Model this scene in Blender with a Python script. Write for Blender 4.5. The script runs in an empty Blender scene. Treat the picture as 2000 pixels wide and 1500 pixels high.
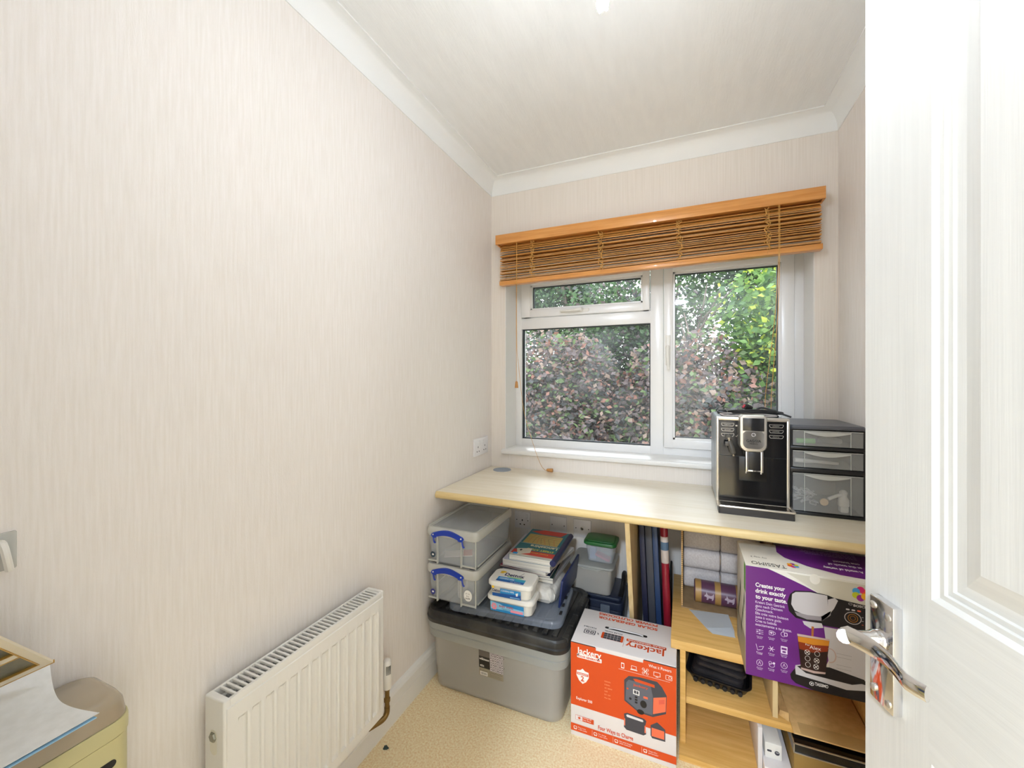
import bpy, bmesh, math, random
from mathutils import Vector, Matrix
random.seed(7)
PI = math.pi
S = bpy.context.scene
C = S.collection

# ------------------------------------------------------------ camera, world, light, exposure
FPX = 794.5
YAW = 22.8014
cd = bpy.data.cameras.new('camera'); cam = bpy.data.objects.new('camera', cd); C.objects.link(cam)
cam.location = (0, 0, 1.207); cam.rotation_euler = (PI/2, 0, math.radians(YAW))
cd.sensor_width = 36; cd.sensor_fit = 'HORIZONTAL'; cd.lens = 36*FPX/2000
cd.shift_y = -9/2000; cd.clip_start = 0.02; cd.clip_end = 200
S.camera = cam
W = bpy.data.worlds.new('overcast'); S.world = W; W.use_nodes = True
bg = W.node_tree.nodes['Background']
bg.inputs[0].default_value = (0.90, 0.95, 1.0, 1); bg.inputs[1].default_value = 5.0
S.view_settings.view_transform = 'Standard'; S.view_settings.look = 'None'
S.view_settings.gamma = 1; S.view_settings.use_curve_mapping = False
S.view_settings.exposure = 0.38
BULB_E = 355.0          # strength of the glowing bulb tubes
HALL_FILL_W = 96.0         # power of the fill lamp added in the unseen hall
try:
    S.cycles.use_denoising = True
    S.cycles.max_bounces = 10; S.cycles.diffuse_bounces = 6; S.cycles.transparent_max_bounces = 24
    S.cycles.sample_clamp_indirect = 6
except Exception: pass

# ------------------------------------------------------------ materials
def lin(c):
    c /= 255.0
    return c/12.92 if c <= 0.04045 else ((c+0.055)/1.055)**2.4
def rgb(r, g, b): return (lin(r), lin(g), lin(b), 1)
MATS = {}
def mat(name, col, rough=0.5, metal=0.0, spec=0.5, coat=0.0, emit=0.0):
    if name in MATS: return MATS[name]
    m = bpy.data.materials.new(name); m.use_nodes = True
    b = m.node_tree.nodes['Principled BSDF']
    b.inputs['Base Color'].default_value = rgb(*col)
    b.inputs['Roughness'].default_value = rough; b.inputs['Metallic'].default_value = metal
    b.inputs['Specular IOR Level'].default_value = spec; b.inputs['Coat Weight'].default_value = coat
    if emit:
        b.inputs['Emission Color'].default_value = (.84, .905, 1.0, 1); b.inputs['Emission Strength'].default_value = emit
    m.diffuse_color = rgb(*col); MATS[name] = m
    return m
def noise_mat(name, c1, c2, scale, rough=0.6, bump=0.2, bscale=None, dist=0.001, detail=4, spec=0.4, coat=0.0, bias=(0.35, 0.65)):
    """two close colours mixed by a stretched noise, with a bump of its own scale"""
    m = mat(name, c1, rough, 0, spec, coat); nt = m.node_tree; b = nt.nodes['Principled BSDF']
    tc = nt.nodes.new('ShaderNodeTexCoord'); mp = nt.nodes.new('ShaderNodeMapping'); n = nt.nodes.new('ShaderNodeTexNoise')
    mp.inputs['Scale'].default_value = scale; n.inputs['Scale'].default_value = 1; n.inputs['Detail'].default_value = detail
    nt.links.new(tc.outputs['Object'], mp.inputs[0]); nt.links.new(mp.outputs[0], n.inputs['Vector'])
    r = nt.nodes.new('ShaderNodeValToRGB'); r.color_ramp.elements[0].position = bias[0]; r.color_ramp.elements[1].position = bias[1]
    r.color_ramp.elements[0].color = rgb(*c1); r.color_ramp.elements[1].color = rgb(*c2)
    nt.links.new(n.outputs[0], r.inputs[0]); nt.links.new(r.outputs[0], b.inputs['Base Color'])
    if bump:
        mp2 = nt.nodes.new('ShaderNodeMapping'); n2 = nt.nodes.new('ShaderNodeTexNoise'); bp = nt.nodes.new('ShaderNodeBump')
        mp2.inputs['Scale'].default_value = bscale or scale; n2.inputs['Scale'].default_value = 1; n2.inputs['Detail'].default_value = 3
        nt.links.new(tc.outputs['Object'], mp2.inputs[0]); nt.links.new(mp2.outputs[0], n2.inputs['Vector'])
        bp.inputs['Strength'].default_value = bump; bp.inputs['Distance'].default_value = dist
        nt.links.new(n2.outputs[0], bp.inputs['Height']); nt.links.new(bp.outputs[0], b.inputs['Normal'])
    return m
def clear_mat(name, col, alpha, rough=0.25, transl=False):
    """thin clear or milky plastic: part see-through, part tinted plastic"""
    if name in MATS: return MATS[name]
    m = mat(name, col, rough, 0, 0.5); nt = m.node_tree; b = nt.nodes['Principled BSDF']; out = nt.nodes['Material Output']
    tr = nt.nodes.new('ShaderNodeBsdfTransparent'); mx = nt.nodes.new('ShaderNodeMixShader'); mx.inputs[0].default_value = alpha
    src = b.outputs[0]
    if transl:
        tl = nt.nodes.new('ShaderNodeBsdfTranslucent'); tl.inputs[0].default_value = rgb(*col)
        m2 = nt.nodes.new('ShaderNodeMixShader'); m2.inputs[0].default_value = 0.45
        nt.links.new(b.outputs[0], m2.inputs[1]); nt.links.new(tl.outputs[0], m2.inputs[2]); src = m2.outputs[0]
    nt.links.new(tr.outputs[0], mx.inputs[1]); nt.links.new(src, mx.inputs[2]); nt.links.new(mx.outputs[0], out.inputs[0])
    return m

wallpaper = noise_mat('wallpaper', (229, 222, 215), (235, 229, 224), (200, 200, 10), 0.8, 0.45, (520, 520, 110), 0.0010, spec=0.25)
wallpaper_plain = noise_mat('wallpaper_window_side', (227, 219, 210), (235, 228, 221), (330, 330, 4), 0.75, 0.35, (330, 330, 8), 0.0008, spec=0.25)
ceil_mat = noise_mat('ceiling_paper', (236, 237, 237), (240, 241, 241), (30, 6, 30), 0.7, 0.45, (190, 30, 190), 0.002, spec=0.3)
coving_mat = mat('coving_paint', (238, 239, 238), 0.55, spec=0.3)
upvc = mat('white_upvc', (238, 237, 236), 0.25, spec=0.5)
gloss_white = mat('white_gloss_paint', (232, 230, 226), 0.28)
door_white = noise_mat('door_paint', (208, 208, 205), (214, 214, 211), (120, 120, 3), 0.33, 0.3, (420, 420, 9), 0.0006)
door_rail_white = noise_mat('door_paint_rail', (208, 208, 205), (214, 214, 211), (3, 120, 120), 0.33, 0.3, (9, 420, 420), 0.0006)
carpet = noise_mat('carpet_pile', (240, 210, 160), (255, 240, 202), (160, 160, 160), 0.95, 0.7, (420, 420, 420), 0.003, spec=0.05)
maple = noise_mat('pale_maple_laminate', (227, 215, 190), (236, 226, 206), (5, 60, 60), 0.40, 0.05, (10, 200, 200), 0.0003, spec=0.6, coat=0.7)
maple.node_tree.nodes['Principled BSDF'].inputs['Coat Roughness'].default_value = 0.32
maple_edge = noise_mat('maple_edge', (216, 190, 134), (228, 205, 152), (6, 120, 120), 0.35, 0)
beech = noise_mat('beech_laminate', (212, 165, 90), (226, 183, 112), (6, 90, 90), 0.45, 0.04, (10, 300, 300), 0.0003)
beech_pale = noise_mat('pale_beech', (205, 178, 128), (220, 196, 148), (60, 60, 4), 0.5, 0)
blind_wood = noise_mat('blind_wood', (205, 138, 68), (222, 158, 88), (6, 120, 120), 0.3, 0.03, coat=0.3)
slat_wood = noise_mat('slat_wood', (188, 132, 62), (208, 152, 82), (8, 200, 200), 0.45, 0)
blind_cord = mat('blind_cord', (206, 156, 82), 0.8)
cork = mat('tassel_wood', (196, 140, 78), 0.6)
rad_white = mat('radiator_enamel', (231, 229, 224), 0.3)
rad_in = mat('radiator_fins', (190, 190, 190), 0.4, 0.3)
cream_pl = mat('cream_plug', (226, 222, 206), 0.4)
brass = mat('tarnished_brass', (132, 106, 62), 0.4, 0.8)
brass_nut = mat('grey_nut', (146, 146, 132), 0.4, 0.7)
chrome = mat('chrome', (225, 225, 228), 0.08, 1.0)
steel = mat('brushed_silver', (205, 200, 192), 0.3, 0.85)
black_gloss = mat('black_gloss', (14, 14, 17), 0.08, spec=0.6)
black_pl = mat('black_plastic', (28, 27, 28), 0.35)
black_rib = noise_mat('dusty_black_plastic', (34, 33, 33), (62, 60, 56), (14, 14, 14), 0.42, 0)
black_rub = mat('black_rubber', (24, 24, 26), 0.6)
grey_pl = mat('grey_plastic', (128, 132, 136), 0.4)
socket_white = mat('socket_white', (236, 234, 236), 0.25)
dark_slot = mat('dark_slot', (26, 24, 24), 0.7)
blue_pl = mat('blue_handle', (24, 58, 170), 0.3)
white_pl = mat('white_plastic', (232, 229, 222), 0.35)
paper_w = mat('white_paper', (232, 232, 230), 0.8, spec=0.2)
page_m = noise_mat('page_block', (196, 190, 178), (228, 224, 214), (4, 4, 600), 0.85, 0)
cardboard = noise_mat('cardboard', (212, 172, 112), (224, 184, 124), (60, 60, 60), 0.85, 0)
card_in = noise_mat('cardboard_brown', (150, 122, 88), (164, 136, 100), (30, 30, 30), 0.85, 0)
kraft = mat('kraft', (150, 118, 58), 0.7)
tissue = noise_mat('tissue_paper', (206, 198, 196), (220, 214, 212), (200, 40, 200), 0.9, 0.3, dist=0.001)
clear_pl = clear_mat('clear_plastic', (205, 210, 216), 0.34, 0.18)
clear_rim = clear_mat('clear_plastic_rim', (214, 214, 208), 0.72, 0.2)
milky = clear_mat('milky_plastic', (244, 240, 232), 0.42, 0.3, True)
milky_rim = clear_mat('milky_plastic_rim', (206, 208, 204), 0.85, 0.3, True)
smoke = clear_mat('smoke_clear_lid', (150, 158, 172), 0.45, 0.15)
drawer_cl = clear_mat('drawer_clear', (204, 205, 203), 0.26, 0.2)
dusty_cl = clear_mat('dusty_clear', (150, 148, 148), 0.6, 0.3)
brown_clear = mat('smoked_brown_lid', (166, 150, 126), 0.14, spec=0.6, coat=0.4)

# ------------------------------------------------------------ geometry helpers
def merge(bm, tb, M=None):
    if M is not None: bmesh.ops.transform(tb, matrix=M, verts=tb.verts)
    me = bpy.data.meshes.new('tmp'); tb.to_mesh(me); bm.from_mesh(me); bpy.data.meshes.remove(me); tb.free()
def NB(): return bmesh.new()
def bx(bm, x0, x1, y0, y1, z0, z1, bev=0.0, seg=2, mi=0, M=None):
    tb = bmesh.new(); bmesh.ops.create_cube(tb, size=1)
    for v in tb.verts: v.co = Vector(((x0+x1)/2+v.co.x*(x1-x0), (y0+y1)/2+v.co.y*(y1-y0), (z0+z1)/2+v.co.z*(z1-z0)))
    if bev: bmesh.ops.bevel(tb, geom=list(tb.edges), offset=min(bev, .49*min(abs(x1-x0), abs(y1-y0), abs(z1-z0))), segments=seg, affect='EDGES', profile=0.5)
    for f in tb.faces: f.material_index = mi
    merge(bm, tb, M)
def loft(bm, rings, cap0=True, cap1=True, mi=0, M=None, closed=False):
    tb = bmesh.new(); R = [[tb.verts.new(p) for p in r] for r in rings]
    n = len(R[0]); pairs = list(zip(R[:-1], R[1:])) + ([(R[-1], R[0])] if closed else [])
    for a, b in pairs:
        for i in range(n):
            try: tb.faces.new((a[i], a[(i+1) % n], b[(i+1) % n], b[i]))
            except ValueError: pass
    if not closed:
        if cap0: tb.faces.new(list(reversed(R[0])))
        if cap1: tb.faces.new(R[-1])
    for f in tb.faces: f.material_index = mi
    bmesh.ops.recalc_face_normals(tb, faces=tb.faces)
    merge(bm, tb, M)
def rr(cx, cy, w, d, r, z, n=5):
    r = min(r, w/2-1e-4, d/2-1e-4); out = []
    for qx, qy, a0 in ((1, 1, 0), (-1, 1, 90), (-1, -1, 180), (1, -1, 270)):
        for i in range(n+1):
            a = math.radians(a0+90*i/n)
            out.append((cx+qx*(w/2-r)+r*math.cos(a), cy+qy*(d/2-r)+r*math.sin(a), z))
    return out
def rbox(bm, cx, cy, w, d, z0, z1, r, e=0.003, mi=0, M=None, taper=0.0):
    loft(bm, [rr(cx, cy, w-2*e-2*taper, d-2*e-2*taper, r, z0), rr(cx, cy, w-2*taper, d-2*taper, r, z0+e), rr(cx, cy, w, d, r, z1-e), rr(cx, cy, w-.6*e, d-.6*e, r, z1-.3*e), rr(cx, cy, w-2*e, d-2*e, r, z1)], mi=mi, M=M)
def shell(bm, cx, cy, w, d, z0, z1, r, t=0.002, taper=0.01, rim=0.0, mi=0, M=None):
    """open-topped container: outside up, rim, inside down"""
    w0, d0 = w-2*taper, d-2*taper
    rg = [rr(cx, cy, w0-.01, d0-.01, r, z0), rr(cx, cy, w0, d0, r, z0+.005), rr(cx, cy, w, d, r, z1)]
    if rim: rg += [rr(cx, cy, w+2*rim, d+2*rim, r+rim, z1), rr(cx, cy, w+2*rim, d+2*rim, r+rim, z1+.002)]
    rg += [rr(cx, cy, w-2*t, d-2*t, r, z1+(.002 if rim else 0)), rr(cx, cy, w0-2*t, d0-2*t, r, z0+.005+t)]
    loft(bm, rg, mi=mi, M=M)
def smoothpath(pts, k=6):
    P = [Vector(p) for p in pts]; out = []
    for i in range(len(P)-1):
        p0, p1, p2, p3 = P[max(i-1, 0)], P[i], P[i+1], P[min(i+2, len(P)-1)]
        for j in range(k):
            t = j/k
            out.append(.5*((2*p1)+(-p0+p2)*t+(2*p0-5*p1+4*p2-p3)*t*t+(-p0+3*p1-3*p2+p3)*t**3))
    out.append(P[-1]); return out
def tube(bm, pts, r, n=8, mi=0, smooth=0, closed=False, M=None, flat=1.0):
    P = smoothpath(pts, smooth) if smooth else [Vector(p) for p in pts]
    rings = []; up = None
    for i, p in enumerate(P):
        a = P[(i-1) % len(P)] if (closed or i) else p; b = P[(i+1) % len(P)] if (closed or i < len(P)-1) else p
        t = (b-a)
        t = t.normalized() if t.length > 1e-9 else Vector((0, 0, 1))
        if up is None:
            up = Vector((0, 0, 1)) if abs(t.z) < .9 else Vector((1, 0, 0))
        s = t.cross(up)
        if s.length < 1e-6: s = t.orthogonal()
        s.normalize(); up = s.cross(t).normalized()
        ri = r[i*len(r)//len(P)] if isinstance(r, (list, tuple)) else r
        rings.append([tuple(p+ri*(math.cos(2*PI*k/n)*s+flat*math.sin(2*PI*k/n)*up)) for k in range(n)])
    loft(bm, rings, mi=mi, closed=closed, M=M)
def lathe(bm, prof, c=(0, 0, 0), n=24, axis='Z', mi=0, M=None):
    rings = []
    for r, h in prof:
        ring = []
        for k in range(n):
            a = 2*PI*k/n; x, y = max(r, 1e-5)*math.cos(a), max(r, 1e-5)*math.sin(a)
            p = {'Z': (x, y, h), 'X': (h, x, y), 'Y': (x, h, y)}[axis]
            ring.append((c[0]+p[0], c[1]+p[1], c[2]+p[2]))
        rings.append(ring)
    loft(bm, rings, mi=mi, M=M)
def prism(bm, pts, a0, a1, axis='Y', mi=0, M=None):
    f = {'X': lambda p, a: (a, p[0], p[1]), 'Y': lambda p, a: (p[0], a, p[1]), 'Z': lambda p, a: (p[0], p[1], a)}[axis]
    loft(bm, [[f(p, a0) for p in pts], [f(p, a1) for p in pts]], mi=mi, M=M)
WM = {}
def thing(name, label, cat, loc=(0, 0, 0), rz=0.0, group=None, kind=None):
    o = bpy.data.objects.new(name, None); C.objects.link(o); o.empty_display_size = .05
    o.location = loc; o.rotation_euler = (0, 0, rz); o['label'] = label; o['category'] = cat
    if group: o['group'] = group
    if kind: o['kind'] = kind
    WM[o.name] = Matrix.Translation(loc) @ Matrix.Rotation(rz, 4, 'Z')
    return o
def obj(name, bm, mats, parent=None, world=True, smooth=True, label=None, kind=None):
    """one mesh object; world=True means the verts are in room coordinates"""
    if not isinstance(mats, (list, tuple)): mats = [mats]
    o_loc = Vector((0, 0, 0)); M = Matrix.Identity(4)
    if parent is not None:
        M = WM[parent.name]
        if world: bmesh.ops.transform(bm, matrix=M.inverted(), verts=bm.verts)
    elif kind != 'structure' and bm.verts:
        xs = [v.co.x for v in bm.verts]; ys = [v.co.y for v in bm.verts]; zs = [v.co.z for v in bm.verts]
        o_loc = Vector(((min(xs)+max(xs))/2, (min(ys)+max(ys))/2, min(zs)))
        bmesh.ops.translate(bm, verts=bm.verts, vec=-o_loc)
    me = bpy.data.meshes.new(name); bm.to_mesh(me); bm.free()
    for m in mats: me.materials.append(m)
    if smooth:
        try: me.shade_smooth(); me.set_sharp_from_angle(angle=math.radians(38))
        except Exception: pass
    o = bpy.data.objects.new(name, me); C.objects.link(o)
    if parent is not None: o.parent = parent
    else: o.location = o_loc
    WM[o.name] = M if parent is not None else Matrix.Translation(o_loc)
    if label: o['label'] = label
    if kind: o['kind'] = kind
    return o
def tag(o, label, cat, group=None, kind=None):
    o['label'] = label; o['category'] = cat
    if group: o['group'] = group
    if kind: o['kind'] = kind
    return o
def struct(name, bm, m, label=None, cat=None, smooth=False):
    o = obj(name, bm, m, kind='structure', smooth=smooth)
    o['label'] = label or name.replace('_', ' '); o['category'] = cat or name.split('_')[0]
    return o
def homog(src, dst):
    """plane-to-plane map from four point pairs"""
    A = []
    for (x, y), (u, v) in zip(src, dst):
        A.append([x, y, 1, 0, 0, 0, -u*x, -u*y, u]); A.append([0, 0, 0, x, y, 1, -v*x, -v*y, v])
    n = 8
    for i in range(n):
        p = max(range(i, n), key=lambda r: abs(A[r][i])); A[i], A[p] = A[p], A[i]
        d = A[i][i]; A[i] = [a/d for a in A[i]]
        for r in range(n):
            if r != i:
                k = A[r][i]; A[r] = [a-k*b for a, b in zip(A[r], A[i])]
    h = [A[i][8] for i in range(n)]
    def f(x, y):
        w = h[6]*x+h[7]*y+1
        return ((h[0]*x+h[1]*y+h[2])/w, (h[3]*x+h[4]*y+h[5])/w)
    return f
FONTC = {}
def text_geo(s, bold=0.0):
    key = (s, bold)
    if key not in FONTC:
        cu = bpy.data.curves.new('t', 'FONT'); cu.body = s; cu.size = 1; cu.offset = bold; cu.resolution_u = 3
        o = bpy.data.objects.new('t', cu); C.objects.link(o)
        dg = bpy.context.evaluated_depsgraph_get(); me = o.evaluated_get(dg).to_mesh()
        vs = [(v.co.x, v.co.y) for v in me.vertices]; fs = [tuple(p.vertices) for p in me.polygons]
        o.evaluated_get(dg).to_mesh_clear(); bpy.data.objects.remove(o); bpy.data.curves.remove(cu)
        FONTC[key] = (vs, fs)
    return FONTC[key]
class Print:
    """flat ink on a face: u to the right, v up, layers a fifth of a millimetre apart"""
    def __init__(s, o, ux, uy, m=None):
        s.o = Vector(o); s.ux = Vector(ux).normalized(); s.uy = Vector(uy).normalized(); s.n = s.ux.cross(s.uy); s.bm = bmesh.new(); s.mats = []; s.m = m; s.k = 1
    def mi(s, m):
        if m not in s.mats: s.mats.append(m)
        return s.mats.index(m)
    def P(s, u, v, l): return s.o+s.ux*u+s.uy*v+s.n*(.00025+.00012*l)
    def poly(s, pts, m, l=0, img=True):
        if img and s.m: pts = [s.m(*p) for p in pts]
        a = sum(pts[i][0]*pts[(i+1) % len(pts)][1]-pts[(i+1) % len(pts)][0]*pts[i][1] for i in range(len(pts)))
        if a < 0: pts = pts[::-1]
        f = s.bm.faces.new([s.bm.verts.new(s.P(u, v, l)) for u, v in pts]); f.material_index = s.mi(m)
    def rect(s, x0, y0, x1, y1, m, l=0, img=False, r=0): 
        if r:
            pts = [(p[0], p[1]) for p in rr((x0+x1)/2, (y0+y1)/2, abs(x1-x0), abs(y1-y0), r, 0, 3)]
        else: pts = [(x0, y0), (x1, y0), (x1, y1), (x0, y1)]
        s.poly(pts, m, l, img)
    def ell(s, cx, cy, rx, ry, m, l=0, img=False, n=20, a0=0, a1=360, ring=0):
        A = [math.radians(a0+(a1-a0)*i/n) for i in range(n+1)]
        if ring:
            o = [(cx+rx*math.cos(a), cy+ry*math.sin(a)) for a in A]; q = [(cx+(rx-ring)*math.cos(a), cy+(ry-ring)*math.sin(a)) for a in A]
            for i in range(n): s.poly([o[i], o[i+1], q[i+1], q[i]], m, l, img)
        else: s.poly([(cx+rx*math.cos(a), cy+ry*math.sin(a)) for a in A[:-1]], m, l, img)
    def line(s, pts, w, m, l=0, img=False):
        if img and s.m: pts = [s.m(*p) for p in pts]
        for a, b in zip(pts[:-1], pts[1:]):
            d = Vector((b[0]-a[0], b[1]-a[1])); 
            if d.length < 1e-7: continue
            nn = Vector((-d.y, d.x)).normalized()*w/2
            s.poly([(a[0]-nn.x, a[1]-nn.y), (b[0]-nn.x, b[1]-nn.y), (b[0]+nn.x, b[1]+nn.y), (a[0]+nn.x, a[1]+nn.y)], m, l, False)
    def text(s, t, u, v, h, m, l=1, bold=0.0, w=None, rot=0.0, img=False):
        if img and s.m: u, v = s.m(u, v)
        vs, fs = text_geo(t, bold)
        if not vs: return
        x0 = min(p[0] for p in vs); x1 = max(p[0] for p in vs); sx = h if w is None else w/(x1-x0)
        ca, sa = math.cos(rot), math.sin(rot); bv = []
        for x, y in vs:
            a, b = (x-x0)*sx, y*h; bv.append(s.bm.verts.new(s.P(u+a*ca-b*sa, v+a*sa+b*ca, l)))
        k = s.mi(m)
        for f in fs:
            try: s.bm.faces.new([bv[i] for i in f]).material_index = k
            except ValueError: pass
    def done(s, name, parent, label=None):
        return obj(name, s.bm, s.mats, parent, smooth=False, label=label)

# ------------------------------------------------------------ room shell
XL, XR, YB, ZC = -0.95, 0.564, 1.976, 2.266
WX0, WX1, WZ0, WZ1 = -0.87, 0.487, 0.815, 1.80     # window opening
b = NB(); bx(b, XL-.1, XR+.1, -.1, YB+.2, -.05, 0); struct('floor', b, carpet, 'beige cut pile carpet on the floor', 'carpet')
b = NB(); bx(b, XL-.1, XR+.1, -.1, YB+.2, ZC, ZC+.1); struct('ceiling', b, ceil_mat, 'white textured paper ceiling')
b = NB(); bx(b, XL-.1, XL, -.1, YB+.24, 0, ZC); struct('wall_left', b, wallpaper, 'long left wall in ribbed cream wallpaper')
b = NB(); bx(b, XR, XR+.1, -.1, YB+.24, 0, ZC); struct('wall_right', b, wallpaper, 'right wall in ribbed cream wallpaper')
b = NB()
bx(b, XL, WX0, YB, YB+.24, 0, ZC); bx(b, WX1, XR, YB, YB+.24, 0, ZC)
bx(b, WX0, WX1, YB, YB+.24, 0, WZ0); bx(b, WX0, WX1, YB, YB+.24, WZ1, ZC)
struct('wall_back', b, wallpaper_plain, 'window wall in ribbed cream wallpaper')
b = NB()
bx(b, XL, -.33, -.1, 0, 0, ZC); bx(b, .48, XR, -.1, 0, 0, ZC); bx(b, -.33, .48, -.1, 0, 2.0, ZC)
struct('wall_front', b, wallpaper, 'doorway wall in cream wallpaper')
# hall behind the doorway
b = NB(); bx(b, -1.3, 1.1, -2.8, -.1, -.05, 0); struct('floor_hall', b, carpet, 'hall carpet', 'carpet')
b = NB(); bx(b, -1.3, 1.1, -2.8, -.1, ZC, ZC+.1); struct('ceiling_hall', b, ceil_mat, 'hall ceiling')
b = NB(); bx(b, -1.4, -1.3, -2.8, -.1, 0, ZC); struct('wall_hall_left', b, wallpaper, 'hall wall left')
b = NB(); bx(b, 1.1, 1.2, -2.8, -.1, 0, ZC); struct('wall_hall_right', b, wallpaper, 'hall wall right')
b = NB(); bx(b, -1.4, 1.2, -2.9, -2.8, 0, ZC); struct('wall_hall_back', b, wallpaper, 'hall wall back')
b = NB(); bx(b, -1.3, XL, -.1, -.05, 0, ZC); bx(b, XR, 1.1, -.1, -.05, 0, ZC); struct('wall_hall_front', b, wallpaper, 'hall wall front')
# coving: a concave section swept round the room
prof = [(0, .078), (.003, .078), (.004, .073)]
for i in range(9):
    a = i/8*PI/2; prof.append((.056-.052*math.cos(a)+.0, .070-.066*math.sin(a)+.0))
prof += [(.060, .004), (.060, 0)]
rings = []
for (sx, sy, ex, ey) in ((XL, 0, 1, 1), (XL, YB, 1, -1), (XR, YB, -1, -1), (XR, 0, -1, 1)):
    rings.append([(sx+ex*p, sy+ey*p, ZC-q) for p, q in prof])
b = NB()
tb = bmesh.new(); R = [[tb.verts.new(p) for p in r] for r in rings]
for i in range(4):
    A, B = R[i], R[(i+1) % 4]
    for k in range(len(prof)-1): tb.faces.new((A[k], A[k+1], B[k+1], B[k]))
bmesh.ops.recalc_face_normals(tb, faces=tb.faces); merge(b, tb)
struct('trim_1', b, coving_mat, 'white coving round the ceiling', 'trim', smooth=True)
# skirting with a step line
def skirt(name, axis, a0, a1, base, s, label):
    pr = [(0, 0), (.016, 0), (.016, .062), (.0145, .064), (.0145, .066), (.016, .068), (.016, .100), (.012, .110), (.006, .117), (0, .120)]
    b = NB()
    if axis == 'Y': loft(b, [[(base+s*p, a, q) for p, q in pr] for a in (a0, a1)])
    else: loft(b, [[(a, base+s*p, q) for p, q in pr] for a in (a0, a1)])
    struct(name, b, gloss_white, label, 'baseboard')
skirt('baseboard_left', 'Y', 0, YB, XL, 1, 'white skirting along the left wall')
skirt('baseboard_right', 'Y', 0, YB, XR, -1, 'white skirting along the right wall')
skirt('baseboard_back', 'X', XL, XR, YB, -1, 'white skirting under the window')
b = NB()
for x in (-.33-.05, .48): bx(b, x, x+.05, 0, .014, 0, 2.05, .004)
bx(b, -.38, .53, 0, .014, 2.0, 2.05, .004)
bx(b, -.345, -.33, -.1, 0, 0, 2.0); bx(b, .48, .495, -.1, 0, 0, 2.0)
struct('trim_2', b, gloss_white, 'white architrave round the doorway', 'trim')

# ------------------------------------------------------------ window
win = thing('window_1', 'white plastic framed window with a top vent and a side casement', 'window', ((WX0+WX1)/2, 2.14, WZ0), kind='structure')
F0, F1 = 2.12, 2.185
b = NB()
bx(b, WX0, -.832, F0, F1, .83, WZ1, .003); bx(b, .447, WX1, F0, F1, .83, WZ1, .003)
bx(b, WX0+.001, WX1-.001, F0+.001, F1, .831, .877, .003); bx(b, WX0, WX1, F0+.001, F1, 1.765, WZ1, .003)
bx(b, -.149, -.088, F0-.001, F1, .832, WZ1-.001, .003); bx(b, -.84, -.14, F0+.0005, F1, 1.486, 1.547, .003)
obj('window_frame', b, upvc, win)
def sash(name, x0, x1, z0, z1, w0, w1, wb, wt):
    b = NB(); y0, y1 = F0-.016, F0+.03
    bx(b, x0, x0+w0, y0, y1, z0, z1, .004); bx(b, x1-w1, x1, y0, y1, z0, z1, .004)
    bx(b, x0+.002, x1-.002, y0+.0006, y1, z0, z0+wb, .004); bx(b, x0+.002, x1-.002, y0+.0006, y1, z1-wt, z1, .004)
    # stepped bead inside the sash
    for (a0, a1, c0, c1) in ((x0+w0, x0+w0+.008, z0+wb, z1-wt), (x1-w1-.008, x1-w1, z0+wb, z1-wt)): bx(b, a0, a1, y0+.008, y1, c0, c1)
    bx(b, x0+w0, x1-w1, y0+.008, y1, z0+wb, z0+wb+.008); bx(b, x0+w0, x1-w1, y0+.008, y1, z1-wt-.008, z1-wt)
    return obj(name, b, upvc, win)
vent = sash('vent_sash', -.829, -.152, 1.549, 1.764, .053, .033, .040, .04)
side = sash('casement_sash', -.086, .447, .876, 1.764, .042, .050, .042, .04)
gasket = mat('black_gasket', (38, 44, 50), 0.6)
def pane(x0, x1, z0, z1):
    b = NB(); g = .004
    for (a0, a1, c0, c1) in ((x0-g, x0+.002, z0-g, z1+g), (x1-.002, x1+g, z0-g, z1+g), (x0, x1, z0-g, z0+.002), (x0, x1, z1-.002, z1+g)): bx(b, a0, a1, F0+.010, F0+.034, c0, c1)
    obj('gasket', b, gasket, win)
    b = NB(); bx(b, x0, x1, F0+.020, F0+.024, z0, z1); return b
glass = bpy.data.materials.new('glare_haze_glass'); glass.use_nodes = True; MATS['g'] = glass
nt = glass.node_tree; nt.nodes.clear(); out = nt.nodes.new('ShaderNodeOutputMaterial')
tr = nt.nodes.new('ShaderNodeBsdfTransparent'); gl = nt.nodes.new('ShaderNodeBsdfGlossy'); gl.inputs['Roughness'].default_value = .02
fr = nt.nodes.new('ShaderNodeFresnel'); fr.inputs[0].default_value = 1.35; mx = nt.nodes.new('ShaderNodeMixShader')
di = nt.nodes.new('ShaderNodeBsdfTranslucent'); di.inputs[0].default_value = (.9, .95, 1, 1)  # patchy pale translucency stands in for glare haze on the glass
tcn = nt.nodes.new('ShaderNodeTexCoord'); nz = nt.nodes.new('ShaderNodeTexNoise'); nz.inputs['Scale'].default_value = 3.5; mr = nt.nodes.new('ShaderNodeMapRange')
mr.inputs[1].default_value = .4; mr.inputs[2].default_value = .75; mr.inputs[3].default_value = .008; mr.inputs[4].default_value = .07
m2 = nt.nodes.new('ShaderNodeMixShader')
nt.links.new(tcn.outputs['Object'], nz.inputs['Vector']); nt.links.new(nz.outputs[0], mr.inputs[0]); nt.links.new(mr.outputs[0], m2.inputs[0])
nt.links.new(tr.outputs[0], m2.inputs[1]); nt.links.new(di.outputs[0], m2.inputs[2])
nt.links.new(fr.outputs[0], mx.inputs[0]); nt.links.new(m2.outputs[0], mx.inputs[1]); nt.links.new(gl.outputs[0], mx.inputs[2]); nt.links.new(mx.outputs[0], out.inputs[0])
obj('pane', pane(-.768, -.193, 1.597, 1.716), glass, win); obj('pane', pane(-.826, -.152, .880, 1.484), glass, win); obj('pane', pane(-.036, .389, .926, 1.716), glass, win)
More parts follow.
